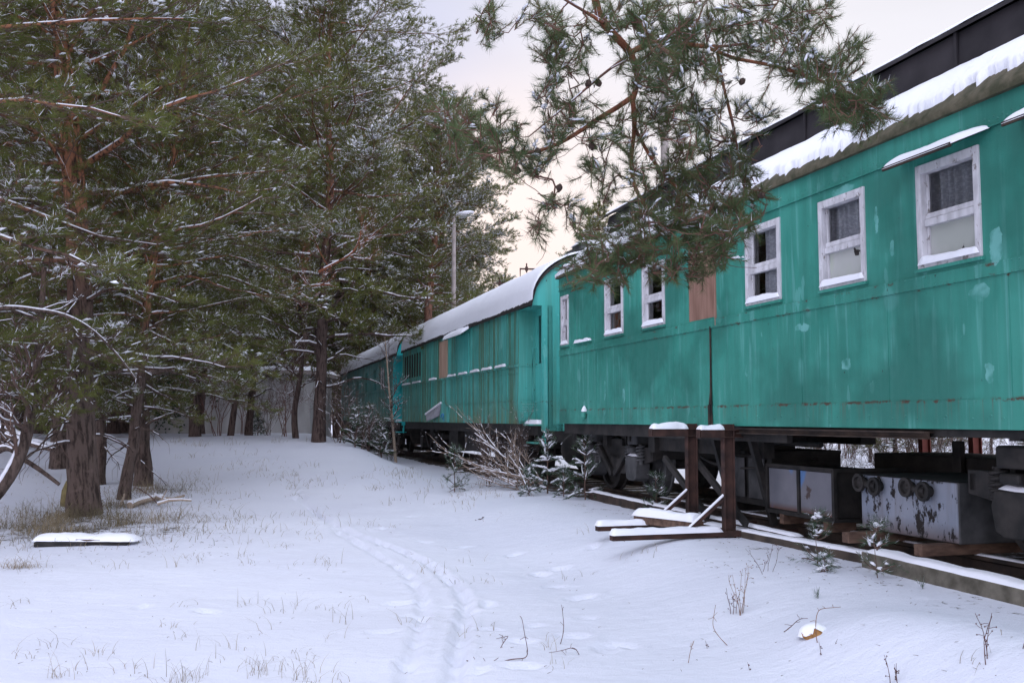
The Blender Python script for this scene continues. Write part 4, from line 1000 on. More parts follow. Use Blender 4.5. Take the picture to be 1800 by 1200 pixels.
def pine(seed, H, zb, Rc, nl, nw, k, limbs=70, r0=.26, top=1.0, dead=14, shoot=.13, spr=15, K=13, snow=.5, droop=.12, bias=None, dens=1.0, bend=.0):
    """returns (trunk Geo, crown Geo); materials trunk [bark, snow], crown [needles, twig, snow]"""
    seeded(seed)
    tz = np.linspace(-.3, H, 24); wob = np.cumsum(rng.normal(0, .035*H/16, (24, 2)), 0); wob -= wob[1]
    wob[:, 0] += bend*np.sin(np.linspace(0, pi, 24)); P = np.column_stack([wob, tz])
    rr = r0*np.clip(1 - tz/H, 0, 1)**.75 + .012; rr[0] *= 1.35; rr[1] *= 1.1
    tg = Geo(); PP = resample(np.column_stack([P, rr]), .25)
    tg.tube(PP[:, :3], PP[:, 3], 18, 0, wob=.13)
    cg = Geo(); SB = []; SD = []; SL = []; seg0 = []; seg1 = []; sr0 = []; sr1 = []
    for i in range(limbs + dead):
        isdead = i >= limbs
        t = (i + .5)/limbs if not isdead else rng.random()
        z = zb + (H*.97 - zb)*t**.85 if not isdead else zb*.45 + (zb + .25*(H - zb) - zb*.45)*t
        az = i*2.39996 + rng.normal(0, .35)
        prof = (1 - t**2.2)**.6*(.62 + .38*min(1, t*4)) if not isdead else rng.uniform(.2, .6)
        L = Rc*prof*rng.uniform(.65, 1.12) + .25
        if bias is not None: L *= 1 + bias[2]*(cos(az)*bias[0] + sin(az)*bias[1])
        b = np.array([np.interp(z, tz, P[:, 0]), np.interp(z, tz, P[:, 1]), z]); rb = float(np.interp(z, tz, rr))
        el = R(rng.uniform(-5, 25)) + t*R(35)
        d = np.array([cos(az)*cos(el), sin(az)*cos(el), sin(el)])
        n = 9; q = wander(b, d, L, n, .13, -droop*(1 - t)*.6)
        q[:, 2] += .10*L*np.linspace(0, 1, n+1)**2.5*(1 if not isdead else -1)
        r = np.linspace(min(rb*.38, .012 + .011*L), .006, n+1)
        if L > 1.0 and t < .9: tg.tube(q, r, 6, 0, cap=False)
        else: cg.tube(q, r, 4, 1, cap=False)
        # snow line on top of the limb
        dz = nz(q[1:] - q[:-1]); fl = (abs(dz[:, 2]) < .6) & (rng.random(n) < .6)
        o = np.zeros((n, 3)); o[:, 2] = r[:-1]*.75
        cg.segs(q[:-1][fl] + o[fl], q[1:][fl] + o[fl], r[:-1][fl]*.85, r[1:][fl]*.85, 5, 2)
        ns = max(3, int(spr*L/3*(.5 if isdead else dens)) + 2)
        for j in range(ns):
            s = .10 + .90*(j + rng.random())/ns; f = s*n; a = min(int(f), n-1)
            p = q[a] + (q[a+1] - q[a])*(f - a); ld = nz(q[a+1] - q[a])
            ang = (1 if j % 2 else -1)*R(rng.uniform(25, 75))*(1 - .5*s)
            dd = np.array([ld[0]*cos(ang) - ld[1]*sin(ang), ld[0]*sin(ang) + ld[1]*cos(ang), ld[2]*.4 + rng.normal(.05, .28)])
            l = (.30*L*(1 - .55*s) + .22)*rng.uniform(.7, 1.2)
            if isdead:
                w_ = wander(p, dd, l*1.2, 4, .3, -.1); seg0 += list(w_[:-1]); seg1 += list(w_[1:]); sr0 += [.006, .005, .004, .003]; sr1 += [.005, .004, .003, .002]
                continue
            SB.append(p); SD.append(nz(dd)); SL.append(l)
    SB, SD, SL = np.array(SB), np.array(SD), np.array(SL); n = len(SB)
    mid = SB + SD*SL[:, None]*.55; mid[:, 2] -= .03*SL; tip = SB + SD*SL[:, None]; tip[:, 2] += .04*SL
    cg.segs(np.vstack([SB, mid]), np.vstack([mid, tip]), np.concatenate([np.full(n, .009), np.full(n, .006)]), np.concatenate([np.full(n, .006), np.full(n, .003)]), 3, 1)
    if seg0: cg.segs(seg0, seg1, sr0, sr1, 3, 1)
    i = np.repeat(np.arange(n), K); t = rng.uniform(.22, 1.02, len(i)); b = SB[i] + SD[i]*(SL[i]*t)[:, None]
    side = rand_perp(SD[i])*np.array([1, 1, .55]); A = nz(SD[i]*rng.uniform(.4, 1.2, (len(i), 1)) + side*rng.uniform(.3, 1.1, (len(i), 1)) + np.array([0, 0, .35]))
    Ls = shoot*rng.uniform(.6, 1.3, len(i)); o = rng.uniform(.02, .14, len(i))*SL[i]/.6
    S0 = b; b = b + A*o[:, None]
    cg.segs(S0[::2], (b + A*Ls[:, None])[::2], .004, .002, 3, 1)
    fld = fbm(b[:, 0]*.9 + b[:, 2]*.5, b[:, 1]*.9 + b[:, 2]*.8, seed, 3)
    ps = np.clip(snow*(.34 + 5.0*fld), .03, 1)
    needles_on(cg, b, A, Ls, k, nl, nw, snow=.1, psnow=np.clip(ps*.26, .05, 1))
    f2 = fbm(b[:, 0]*2.6 + b[:, 2]*1.1, b[:, 1]*2.6 + b[:, 2]*2.4, seed + 9, 2)
    msk = rng.random(len(i)) < ps*np.clip(.10 + 5*f2, .03, 1)*.95
    blobs(cg, b[msk] + A[msk]*(Ls[msk]*.55)[:, None] + np.array([0, 0, .018]), A[msk], Ls.mean()*.42, Ls.mean()*.30, Ls.mean()*.20)
    big = rng.random(len(b)) < np.clip((fld - .12)*1.6, 0, .5); blobs(cg, b[big] + np.array([0, 0, .05]), A[big], Ls.mean()*.62, Ls.mean()*.48, Ls.mean()*.26)
    return tg, cg
def tree_proto(args, mats, name='pine_tree'):
    tg, cg = pine(**args)
    t = thing(name, None, 'pine'); tg.build('trunk', [mats[0], SNOW], t); cg.build('crown', [mats[1], TWIG, SNOW], t); return t
PA = dict(seed=11, H=13.5, zb=2.1, Rc=3.5, nl=.095, nw=.0075, k=17, limbs=78, r0=.215, spr=16, K=15, snow=.6)
PA2 = dict(seed=12, H=12.0, zb=1.6, Rc=3.0, nl=.095, nw=.0075, k=17, limbs=70, r0=.125, spr=16, K=15, snow=.65)
PB = dict(seed=13, H=17.0, zb=2.2, Rc=4.4, nl=.12, nw=.015, k=12, limbs=96, r0=.155, spr=17, K=14, snow=1.05, shoot=.15)
PC = dict(seed=14, H=16.5, zb=6.5, Rc=4.0, nl=.13, nw=.020, k=11, limbs=80, r0=.24, spr=17, K=15, snow=1.05, shoot=.16)
PD = dict(seed=15, H=14.0, zb=2.6, Rc=3.2, nl=.15, nw=.028, k=9, limbs=70, r0=.20, spr=15, K=12, snow=1.05, shoot=.18)
PE = dict(seed=16, H=9.0, zb=.9, Rc=2.0, nl=.13, nw=.018, k=9, limbs=56, r0=.09, spr=13, K=10, snow=.55, shoot=.15, dead=6)
protos = {'A': (PA, (BARK, NEED)), 'a': (PA2, (BARK, NEED)), 'B': (PB, (BARK2, NEED)), 'C': (PC, (BARK2, NEEDF)), 'D': (PD, (BARK2, NEEDF)), 'E': (PE, (BARK2, NEEDF))}
used = {}
def put_tree(v, x, y, label, s=1.0, rz=0.0, lean=(0, 0), group='snow-dusted pines of the wood', rs=1.0, z=None, cat='pine'):
    if v not in used: used[v] = t = tree_proto(*protos[v])
    else: t = copy_tree(used[v])
    z = ground_z(x, y) if z is None else z
    t.location = (float(x), float(y), float(z)); t.scale = (s*rs, s*rs, s); t.rotation_euler = (R(lean[1]), R(lean[0]), 0)
    t.rotation_mode = 'XYZ'
    m = bpy.data.objects  # spin about its own axis, then lean
    from mathutils import Matrix, Euler
    t.rotation_euler = (Matrix.Rotation(R(lean[0]), 3, 'Y') @ Matrix.Rotation(R(lean[1]), 3, 'X') @ Matrix.Rotation(R(rz), 3, 'Z')).to_euler()
    return tag(t, label, cat, group)
def at_ground(px, py): p = gp(px, py); return p[0], p[1]
P = at_ground(150, 903); put_tree('A', *P, 'stout fissured pine nearest the camera, amid dry grass at left', 1.0, 20, (-5, 0))
P = at_ground(217, 877); put_tree('a', *P, 'slim pine leaning right, between the stout trunk and the upright snow-blotched trunk', .72, 120, (6, 0))
P = at_ground(252, 853); put_tree('a', *P, 'upright pine with white snow blotches high on its trunk, right of the leaning one', .95, 250, (1, 0), rs=1.15)
P = at_ground(174, 851); put_tree('a', *P, 'thin pine half hidden right behind the stout trunk', .75, 60, (-2, 0))
P = at_ground(105, 822); put_tree('A', *P, 'brown pine standing just left of and behind the stout trunk', .85, 200, (-2, 0))
put_tree('a', -8.1, 12.2, 'pine at the far left edge reaching its needles into the upper left corner', 1.1, 300, (0, 0), rs=1.2)
put_tree('B', -12.6, 25, 'tall pine with a straight orange trunk at the left edge', .9, 70, (1, 0))
P = at_ground(342, 767); put_tree('B', *P, 'broad pine with wide reddish trunk in front of the pale wall', .93, 140, (0, 0))
P = at_ground(438, 765); put_tree('B', *P, 'mid-sized straight pine in front of the middle of the pale wall', .82, 10, (0, 0), rs=.8)
P = at_ground(560, 776); put_tree('B', *P, 'tall dark pine standing closest to the farthest carriage', 1.0, 85, (1, 0), rs=.98)
put_tree('C', -4.2, 46, 'far pine with a bare lower trunk seen above the middle carriage roof', 1.0, 40, (3, 0), group=None)
put_tree('C', -8.6, 41, 'tall pine between the dark trunk and the pine above the carriage roof', 1.05, 190, (1, 0))
put_tree('D', 5.4, 62, 'bushy far pine over the raised ridge end of the nearest carriage', 1.02, 0, (0, 0), group=None, rs=.9)
put_tree('D', -.6, 84, 'small far pine left of the roof pipes against the sky', .92, 45, (0, 0), group=None)
put_tree('D', -3.0, 76, 'far pine between the tall lamp post and the roof pipes', .93, 145, (0, 0), group=None)
# the wood behind: distinct trees, look-alikes at this distance
seeded(99)
bgspots = []
for y in np.arange(21, 78, 3.0):
    for x in np.arange(-46, 1, 3.4):
        xx, yy = x + rng.uniform(-1.3, 1.3), y + rng.uniform(-1.3, 1.3)
        if yy < 34 and xx > -13.5: continue
        if yy < 52 and xx > -3 - .125*yy: continue
        if xx > -.085*yy: continue
        if wof(xx, yy) < 3.2 and uof(xx, yy) < 52: continue
        if xx < -.62*yy - 3: continue
        if -15 < xx < -6 and 36 < yy < 42: continue
        bgspots.append((xx, yy))
bgspots.sort(key=lambda q: q[1]); bgspots = [q for q in bgspots if q[1] < 50 or q[0] > -.36*q[1]][:80]
for i, (x, y) in enumerate(bgspots):
    v = rng.choice(['C', 'D', 'B', 'E', 'D', 'C']); 
    put_tree(str(v), x, y, 'snow-dusted pine standing deep in the wood behind the front trunks', rng.uniform(.75, 1.1), rng.uniform(0, 360), (rng.normal(0, 2), rng.normal(0, 2)), 'pines deep in the wood')
seeded(98)
for i, (x, y) in enumerate(((14, 19), (11.5, 24), (17, 27), (9.8, 30), (14, 36), (8.5, 38), (20, 22), (6.5, 50), (11, 60), (13, 14.5), (18, 16), (6.3, 16.5), (7.6, 18.2), (9.2, 20.5), (6.6, 21.5), (10.6, 19.5), (8.4, 23.5), (8.9, 16.4), (5.4, 19.8), (11.4, 17.0), (7.2, 26))):
    put_tree('E', x, y, 'snowy young pine in the scrub seen beneath and behind the nearest carriage', rng.uniform(.34, .46) if y < 32 else .6, rng.uniform(0, 360), (0, 0), 'young pines beyond the train')
# ================================================================= the overhanging limb: grown from a skeleton towards clusters of needles
def grow(skel, tips, sag=.16, step=.06):
    """skel: list of (points, radius0, radius1); tips (n,3). Returns segments and tips' directions"""
    N = []; par = []; 
    base_r = []
    for pts, ra, rb in skel:
        q = resample(smooth_path(pts, 2), step)
        if N:
            d = np.linalg.norm(np.array(N) - q[0], axis=1); pj = int(d.argmin())
        else: pj = -1
        for i, p in enumerate(q):
            par.append(pj if i == 0 else len(N) - 1); N.append(p); base_r.append(ra + (rb - ra)*i/(len(q)-1))
    N = [tuple(p) for p in N]; arr = np.array(N); ns = len(N)
    order = np.argsort([np.linalg.norm(arr - t, axis=1).min() for t in tips])
    paths = []; buf = np.empty((200000, 3)); buf[:ns] = arr; cnt = ns
    for oi in order:
        t = tips[oi]; dd = np.linalg.norm(buf[:cnt] - t, axis=1)
        dd = dd + .25*np.maximum(0, buf[:cnt, 2]*0 + (t[2] - buf[:cnt, 2]))*.3
        j = int(dd.argmin()); p = buf[j].copy(); L = np.linalg.norm(t - p)
        if L < .02: continue
        pj = par[j]; dirp = nz(p - buf[pj]) if pj >= 0 else nz(t - p)
        n = max(2, int(L/step)); s = np.linspace(0, 1, n+1)[1:, None]
        c = p + dirp*L*.35 + rng.normal(0, .12*L, 3); c[2] -= sag*L
        q = (1-s)**2*p + 2*s*(1-s)*c + s*s*t
        q = q + rng.normal(0, .006, q.shape)
        last = j; idx = []
        for a in q: buf[cnt] = a; par.append(last); last = cnt; idx.append(cnt); cnt += 1
        paths.append((oi, idx))
    par = np.array(par); w = np.zeros(cnt)
    leafs = [p[1][-1] for p in paths]
    for l in leafs: w[l] += 1
    for i in range(cnt-1, -1, -1):
        if par[i] >= 0 and par[i] < i: w[par[i]] += w[i]
    r = .0019*np.maximum(w, 1)**.36
    br = np.zeros(cnt); br[:ns] = base_r; r = np.maximum(r, br)
    k = np.arange(cnt)[par >= 0]
    P0 = buf[par[k]]; P1 = buf[k]; r1 = r[k]; r0 = np.minimum(r[par[k]], r1*1.35)
    return buf[:cnt].copy(), par, r, (P0, P1, r0, r1), paths

seeded(5)
def A3(px, py, Y): return at(px, py, Y)
tb = thing('pine_tree', 'overhanging pine whose reddish limb hangs long-needled twigs into the top before the train', 'pine', (-3.1, 2.2, ground_z(-3.1, 2.2)))
off = np.array([-3.1, 2.2, ground_z(-3.1, 2.2)])
g = Geo(); tp = smooth_path([(-3.1, 2.2, -.2), (-3.05, 2.25, 2), (-3.2, 2.3, 4.5), (-3.1, 2.35, 7), (-3.15, 2.4, 9.5), (-3.1, 2.4, 12)], 3); g.tube(tp, np.linspace(.24, .05, len(tp)), 20, 0, wob=.1); g.build('trunk', [BARK, SNOW], tb, off)
mainp = [(-3.15, 2.32, 5.8), (-2.0, 3.6, 6.35), (-.4, 5.0, 6.2), (.30, 5.8, 5.3), A3(1036, -60, 6.1), A3(1048, 25, 6.2), A3(1078, 62, 6.3), A3(1112, 92, 6.4), A3(1124, 140, 6.45), A3(1112, 175, 6.5)]
skel = [(mainp, .048, .017),
        ([A3(1112, 170, 6.5), A3(1085, 190, 6.5), A3(1045, 212, 6.45), A3(1010, 238, 6.4), A3(965, 262, 6.3), A3(915, 272, 6.2), A3(860, 262, 6.1), A3(820, 240, 6.0), A3(800, 205, 6.0)], .018, .005),
        ([A3(1110, 92, 6.4), A3(1150, 70, 6.4), A3(1200, 78, 6.5), A3(1260, 85, 6.6), A3(1320, 75, 6.7), A3(1370, 60, 6.8), A3(1420, 50, 6.8)], .014, .005),
        ([A3(1240, 82, 6.55), A3(1290, 105, 6.6), A3(1350, 112, 6.6), A3(1410, 130, 6.5), A3(1460, 150, 6.4), A3(1500, 165, 6.3), A3(1530, 185, 6.3)], .012, .004),
        ([A3(1112, 175, 6.5), A3(1118, 230, 6.6), A3(1105, 290, 6.6), A3(1120, 350, 6.6), A3(1170, 400, 6.6)], .010, .004),
        ([A3(1118, 230, 6.6), A3(1150, 290, 6.7), A3(1190, 330, 6.7), A3(1240, 370, 6.7), A3(1290, 400, 6.6)], .009, .004),
        ([A3(1260, 85, 6.6), A3(1270, 150, 6.7), A3(1290, 220, 6.8), A3(1300, 290, 6.8)], .009, .004),
        ([A3(1060, 40, 6.2), A3(1010, 10, 6.1), A3(960, -20, 6.0), A3(900, -60, 5.9), A3(868, -20, 5.9), A3(858, 10, 5.9)], .012, .004),
        ([A3(1112, 92, 6.4), A3(1060, 130, 6.3), A3(1020, 165, 6.3), A3(985, 195, 6.2), A3(930, 240, 6.2)], .010, .004),
        ([(.30, 5.8, 5.3), (.9, 6.3, 5.2), (1.6, 6.9, 4.9), A3(1440, -30, 6.9)], .03, .012),
        ([(-.4, 5.0, 6.2), (-.9, 6.0, 6.0), (-1.0, 6.6, 5.9)], .03, .012)]
BL = [(795, 205, 34, 22, 6.0), (830, 250, 40, 26, 6.0), (850, 190, 22, 7, 6.0), (880, 265, 42, 34, 6.1), (925, 285, 34, 20, 6.2), (960, 255, 30, 14, 6.3), (900, 225, 25, 8, 6.1),
      (855, 15, 14, 6, 5.9), (866, 45, 18, 11, 5.9), (950, 30, 28, 14, 6.1), (975, 90, 28, 16, 6.2), (1000, 60, 36, 20, 6.2), (1000, 125, 34, 22, 6.3), (965, 165, 26, 12, 6.2), (1020, 195, 34, 20, 6.4), (985, 210, 26, 14, 6.3),
      (1060, 15, 34, 14, 6.3), (1100, 60, 40, 22, 6.4), (1120, 120, 34, 26, 6.4), (1160, 40, 50, 40, 6.4), (1180, 90, 44, 40, 6.5), (1215, 60, 36, 24, 6.5), (1160, 130, 40, 30, 6.5), (1250, 110, 36, 26, 6.6), (1300, 60, 40, 30, 6.7), (1340, 30, 36, 20, 6.8),
      (1360, 90, 36, 26, 6.6), (1410, 40, 42, 32, 6.8), (1440, 15, 34, 18, 6.8), (1400, 110, 34, 30, 6.5), (1440, 140, 34, 34, 6.4), (1480, 110, 28, 20, 6.4), (1497, 78, 14, 8, 6.4), (1480, 175, 36, 36, 6.3), (1520, 185, 32, 34, 6.3), (1535, 160, 18, 10, 6.3), (1540, 205, 20, 16, 6.3), (1450, 190, 30, 22, 6.3), (1500, 215, 30, 20, 6.3),
      (1170, 190, 40, 26, 6.5), (1120, 220, 36, 18, 6.5), (1075, 250, 40, 16, 6.5), (1200, 240, 50, 30, 6.6), (1250, 200, 40, 20, 6.6), (1290, 250, 40, 18, 6.8), (1330, 200, 36, 16, 6.7), (1160, 300, 50, 22, 6.6), (1210, 300, 44, 30, 6.7), (1090, 320, 40, 14, 6.6), (1030, 300, 34, 12, 6.5), (965, 360, 14, 8, 6.4), (950, 405, 14, 9, 6.4), (1010, 370, 28, 8, 6.4),
      (1060, 440, 30, 18, 6.5), (1040, 470, 30, 22, 6.5), (1015, 485, 22, 12, 6.5), (1100, 410, 36, 26, 6.6), (1130, 440, 30, 22, 6.6), (1090, 470, 24, 14, 6.5), (1090, 490, 12, 7, 6.5), (1160, 370, 44, 32, 6.6), (1200, 400, 42, 40, 6.6), (1240, 370, 40, 38, 6.6), (1240, 430, 36, 34, 6.6), (1270, 450, 20, 18, 6.6), (1230, 470, 24, 18, 6.6), (1290, 390, 40, 34, 6.6), (1330, 350, 26, 14, 6.6), (1300, 330, 34, 16, 6.7), (1310, 290, 30, 12, 6.7), (1265, 310, 36, 18, 6.7), (1160, 460, 26, 14, 6.6), (1205, 480, 24, 10, 6.6),
      (1180, 160, 60, 22, 6.7), (1110, 20, 60, 20, 6.6), (1220, 15, 60, 26, 6.7), (1290, 10, 50, 20, 6.8)]
tips = []
for px, py, r, n, Yd in BL:
    for _ in range(max(3, int(n*.80))):
        a = rng.uniform(0, 2*pi); q = r*sqrt(rng.random())*1.1
        tips.append(at(px + q*cos(a), py + q*sin(a)*.85, Yd + rng.normal(0, .16 + r*.004)))
for _ in range(60):                                              # the part of the crown above the frame
    tips.append(np.array([rng.uniform(-3.8, 2.2), rng.uniform(2.5, 7), rng.uniform(5.6, 7)]))
for _ in range(95):                                              # thin bare hanging twiglets
    tips.append(at(rng.uniform(940, 1340), rng.uniform(90, 470), 6.5 + rng.normal(0, .25)))
nbare = 95; tips = np.array(tips)
buf, par, rad, S, paths = grow(skel, tips)
g = Geo(); big = S[3] > .0105
g.segs(S[0][big], S[1][big], S[2][big]*1.02, S[3][big], 8, 0); g.segs(S[0][~big], S[1][~big], S[2][~big], S[3][~big], 4, 1)
fl = (abs(nz(S[1] - S[0])[:, 2]) < .75) & (S[3] > .005) & (rng.random(len(S[0])) < .35)
o = np.zeros((fl.sum(), 3)); o[:, 2] = S[3][fl]*.8; g.segs(S[0][fl] + o, S[1][fl] + o, S[3][fl]*.8, S[3][fl]*.8, 5, 2)
g.build('limb', [BARKR, TWIGR, SNOW], tb, off)
sp = []; sa = []; slen = []
for oi, idx in paths:
    if oi >= len(tips) - nbare and rng.random() < .7: continue
    t = buf[idx[-1]]; b_ = buf[idx[max(0, len(idx) - 4)]] if len(idx) > 1 else buf[par[idx[0]]]
    d = nz(t - b_) if np.linalg.norm(t - b_) > 1e-4 else np.array([0, 0, 1.])
    d = nz(d + np.array([0, 0, .25]) + rng.normal(0, .15, 3))
    sp.append(t - d*.05); sa.append(d); slen.append(rng.uniform(.09, .16))
    for _ in range(rng.integers(1, 4)):
        s = nz(d + rng.normal(0, .55, 3)); sp.append(t - d*rng.uniform(.03, .14)); sa.append(s); slen.append(rng.uniform(.06, .13))
sp, sa, slen = np.array(sp), np.array(sa), np.array(slen)
dead = rng.random(len(sp)) < .07; g = Geo(); g.segs(sp, sp + sa*slen[:, None], .0032, .002, 4, 1)
fld = fbm(sp[:, 0]*2.2, sp[:, 2]*2.2 + sp[:, 1], 5, 3); ps = np.clip(.10 + 1.1*fld, .0, .8)
needles_on(g, sp[~dead], sa[~dead], slen[~dead], 50, .070, .0027, spread=(18, 58), psnow=(ps*.28)[~dead]); needles_on(g, sp[dead], sa[dead], slen[dead], 22, .06, .0027, m=1, snow=.02)
m_ = rng.random(len(sp)) < ps*.75; blobs(g, sp[m_] + sa[m_]*(slen[m_]*.55)[:, None] + np.array([0, 0, .012]), sa[m_], .034, .017, .013)
for _ in range(2): blobs(g, sp[m_] + sa[m_]*(slen[m_]*rng.uniform(.2, .9, m_.sum()))[:, None] + rng.normal(0, .012, (m_.sum(), 3)) + np.array([0, 0, .012]), sa[m_], .022, .014, .011)
g.build('crown', [NEEDN, TWIGR, SNOW], tb, off)
# cones
CONE = simple('pine_cone_scales', (.035, .024, .020), (.10, .065, .05), 60, .8, bump=0)
ci = 0
for px, py, Yd in ((1142, 104, 6.3), (1034, 141, 6.3), (1054, 140, 6.35), (1298, 135, 6.5), (1045, 257, 6.4), (1135, 290, 6.5), (1255, 358, 6.5), (1332, 337, 6.6), (998, 316, 6.4), (950, 253, 6.2), (908, 300, 6.2), (1208, 352, 6.5)):
    c = at(px, py, Yd); q = buf[np.linalg.norm(buf - c, axis=1).argmin()]; c = q + nz(c - q)*.03 + np.array([0, 0, -.025])
    g = Geo(); prof = [(-.028, .002), (-.024, .012), (-.012, .021), (.0, .023), (.012, .018), (.024, .009), (.03, .001)]; ax = nz(rng.normal(0, .4, 3) + (0, 0, -1)); g.lathe(c, ax, prof, 10)
    V = g.V[-1]; V += (rng.random(V.shape) - .5).astype(np.float32)*.007
    g.tube([q, c], .003, 4); g.build('pine_cone', CONE, tb, off)

# ================================================================= bare brush
def twiggy(g, b, d, L, r, depth, m=0, nsub=(3, 5), ang=.55, up=.10, snow=.3, sm=1, wig=.16, keep=.72):
    snow = snow*(1 if r > .006 else .45)
    n = 5; P = wander(b, d, L, n, wig, up); rr = np.linspace(r, r*.5, n+1)
    g.segs(P[:-1], P[1:], rr[:-1], rr[1:], 5 if r > .006 else 3, m)
    dz = nz(P[1:] - P[:-1]); fl = (abs(dz[:, 2]) < .85) & (rng.random(n) < snow)
    if fl.any(): o = np.array([0, 0, 1.])*(rr[:-1][fl]*.8 + .001)[:, None]; g.segs(P[:-1][fl] + o, P[1:][fl] + o, rr[:-1][fl]*.9 + .0015, rr[1:][fl]*.9 + .0015, 4, sm)
    if depth <= 0: return
    for _ in range(rng.integers(*nsub) + 1):
        s = rng.uniform(.25, 1.0)*n; a = min(int(s), n-1); p = P[a] + (P[a+1] - P[a])*(s - a)
        dd = nz(nz(P[a+1] - P[a]) + rng.normal(0, ang, 3)); twiggy(g, p, dd, L*keep*rng.uniform(.55, 1), r*.55, depth-1, m, nsub, ang, up, snow, sm, wig, keep)
def shrub(seed, stems, H, r, depth, spread=.5, **k):
    seeded(seed); g = Geo()
    for i in range(stems):
        a = rng.uniform(0, 2*pi); d = nz((cos(a)*spread*rng.random(), sin(a)*spread*rng.random(), 1)); twiggy(g, (rng.normal(0, .08), rng.normal(0, .08), -.05), d, H*rng.uniform(.5, .8), r*rng.uniform(.7, 1.1), depth, **k)
    return g
GREYTW = simple('grey_brush', (.085, .062, .052), (.18, .125, .105), 9, .85, bump=0)
sh = [shrub(21, 7, 1.9, .014, 3, .7), shrub(22, 5, 2.4, .016, 3, .5), shrub(23, 9, 1.3, .010, 3, 1.0, snow=.5)]
shm = []
for k, g in enumerate(sh):
    o = g.build('bare_shrub', [GREYTW if k != 1 else TWIGR, SNOW]); shm.append(o)
first = [True]*3
def put_shrub(k, x, y, s, label, group, rz=None):
    o = shm[k] if first[k] else shm[k].copy()
    if not first[k]: C.objects.link(o)
    first[k] = False; o.location = (float(x), float(y), ground_z(x, y)); o.scale = (s,)*3; o.rotation_euler = (0, 0, rng.uniform(0, 6) if rz is None else rz)
    return tag(o, label, 'shrub', group)
seeded(31)
for px, py, Yd, k, s, lab in ((385, 768, 31, 1, 1.0, 'bare multi-stemmed shrub before the pale wall, just right of the wide reddish trunk'), (470, 770, 32, 0, .9, 'bare shrub before the right end of the pale wall'), (500, 772, 30, 1, .85, 'bare shrub left of the thin curved tree'), (600, 775, 27, 0, .95, 'bare snowy shrub right of the dark trunk near the farthest carriage'), (640, 778, 26, 2, .9, 'low spreading snowy shrub before the farthest carriage'), (665, 780, 27, 0, .5, 'bare shrub in front of the gap between the two farther carriages'), (690, 782, 28, 2, .6, 'low snowy brush at the foot of the birch sapling')):
    p = gp(px, py); y = min(Yd, 33); put_shrub(k, (px - 900)/F*y, y, s, lab, None)
for i in range(70):
    y = rng.uniform(33, 52); x = rng.uniform(-.62*y, -4.5 - .0*y)
    if -15.2 < x < -6 and 34.5 < y < 44: continue
    if wof(x, y) < 1.5: continue
    put_shrub(int(rng.integers(0, 3)), x, y, rng.uniform(.9, 1.7), 'bare brownish shrub in the shaded undergrowth behind the front trunks', 'undergrowth shrubs of the wood')
for i in range(45):
    u = rng.uniform(5, 26); w_ = rng.uniform(-12, -3.9); p = TW(u, w_, 0)
    put_shrub(int(rng.integers(0, 3)), p[0], p[1], rng.uniform(.5, 1.0), 'bare reddish shrub in the scrub seen beneath and behind the train', 'scrub beyond the train')

# leaning cut brushwood in front of the middle carriage
seeded(41); base = np.array(at(925, 862, 17.2)); base[2] = ground_z(base[0], base[1]) + .12
g = Geo()
for i in range(26):
    b = base + rng.normal(0, (.12, .10, .07), 3); e = at(rng.uniform(770, 900), rng.uniform(758, 860), 17.8 + rng.normal(0, .4)); v = e - b
    twiggy(g, b, nz(v), np.linalg.norm(v)*rng.uniform(.75, 1.05), .011, 2, nsub=(2, 4), ang=.33, up=.03, snow=.35, wig=.06, keep=.42)
o = g.build('brushwood', [DRY, SNOW], None, base, loc=base); tag(o, 'fan of cut pale branches leaning leftward before the middle carriage', 'brushwood')
for px, py, yd, s, lab in ((862, 868, 18.4, .55, 'upright bare twigs rising behind the cut branches'), (905, 866, 18.2, .6, 'upright bare twigs between the cut branches and the snowy little pine')):
    put_shrub(0, (px - 900)/F*yd, yd, s, lab, None)
# birch sapling and slim bare trees
def bare_tree(name, label, cat, path, r0, m_, seed, ntw=16, twl=.8, depth=2):
    seeded(seed); P = resample(smooth_path(path, 2), .12); t = thing(name, label, cat, P[0]); g = Geo(); r = np.linspace(r0, r0*.3, len(P)); g.tube(P, r, 12, 0, wob=.1)
    g.build('trunk', [m_, SNOW], t, P[0]); g = Geo()
    for i in range(ntw):
        j = int(rng.uniform(.25, 1)*(len(P)-1)); a = rng.uniform(0, 2*pi); twiggy(g, P[j], nz((cos(a), sin(a), .7)), twl*rng.uniform(.4, 1)*(1 - .4*j/len(P)), r[j]*.4, depth, snow=.4)
    g.build('branches', [TWIG, SNOW], t, P[0]); return t
def gl(px, py, Y): x = (px - 900)/F*Y; return np.array([x, Y, ground_z(x, Y) - .05])
bare_tree('birch_sapling', 'thin pale birch sapling in front of the bright cyan carriage end', 'birch', [gl(697, 780, 27.5), at(690, 735, 27.5), at(684, 690, 27.6), at(681, 640, 27.6), at(676, 590, 27.6)], .045, PALE, 51, 26, .9)
bare_tree('slim_tree', 'thin curved dark tree between the pale wall and the dark pine', 'tree', [gl(522, 772, 29), at(516, 735, 29), at(520, 700, 29), at(530, 660, 29), at(532, 600, 29), at(525, 520, 29)], .10, BARK2, 52, 14, 1.6)
bare_tree('slim_tree', 'thin dark tree leaning right in front of the pale wall', 'tree', [gl(407, 764, 31), at(412, 715, 31), at(420, 670, 31), at(428, 610, 31), at(430, 520, 31)], .11, BARK2, 53, 14, 1.6)
t = bare_tree('slim_tree', 'crooked snow-lined trunk leaning up from the left edge of the photo', 'tree', [at(-40, 900, 13.6), at(5, 855, 13.6), at(30, 815, 13.6), at(48, 765, 13.7), at(58, 700, 13.8), at(66, 640, 13.9), at(72, 560, 14), at(78, 470, 14.1)], .105, BARK, 54, 12, 1.3)
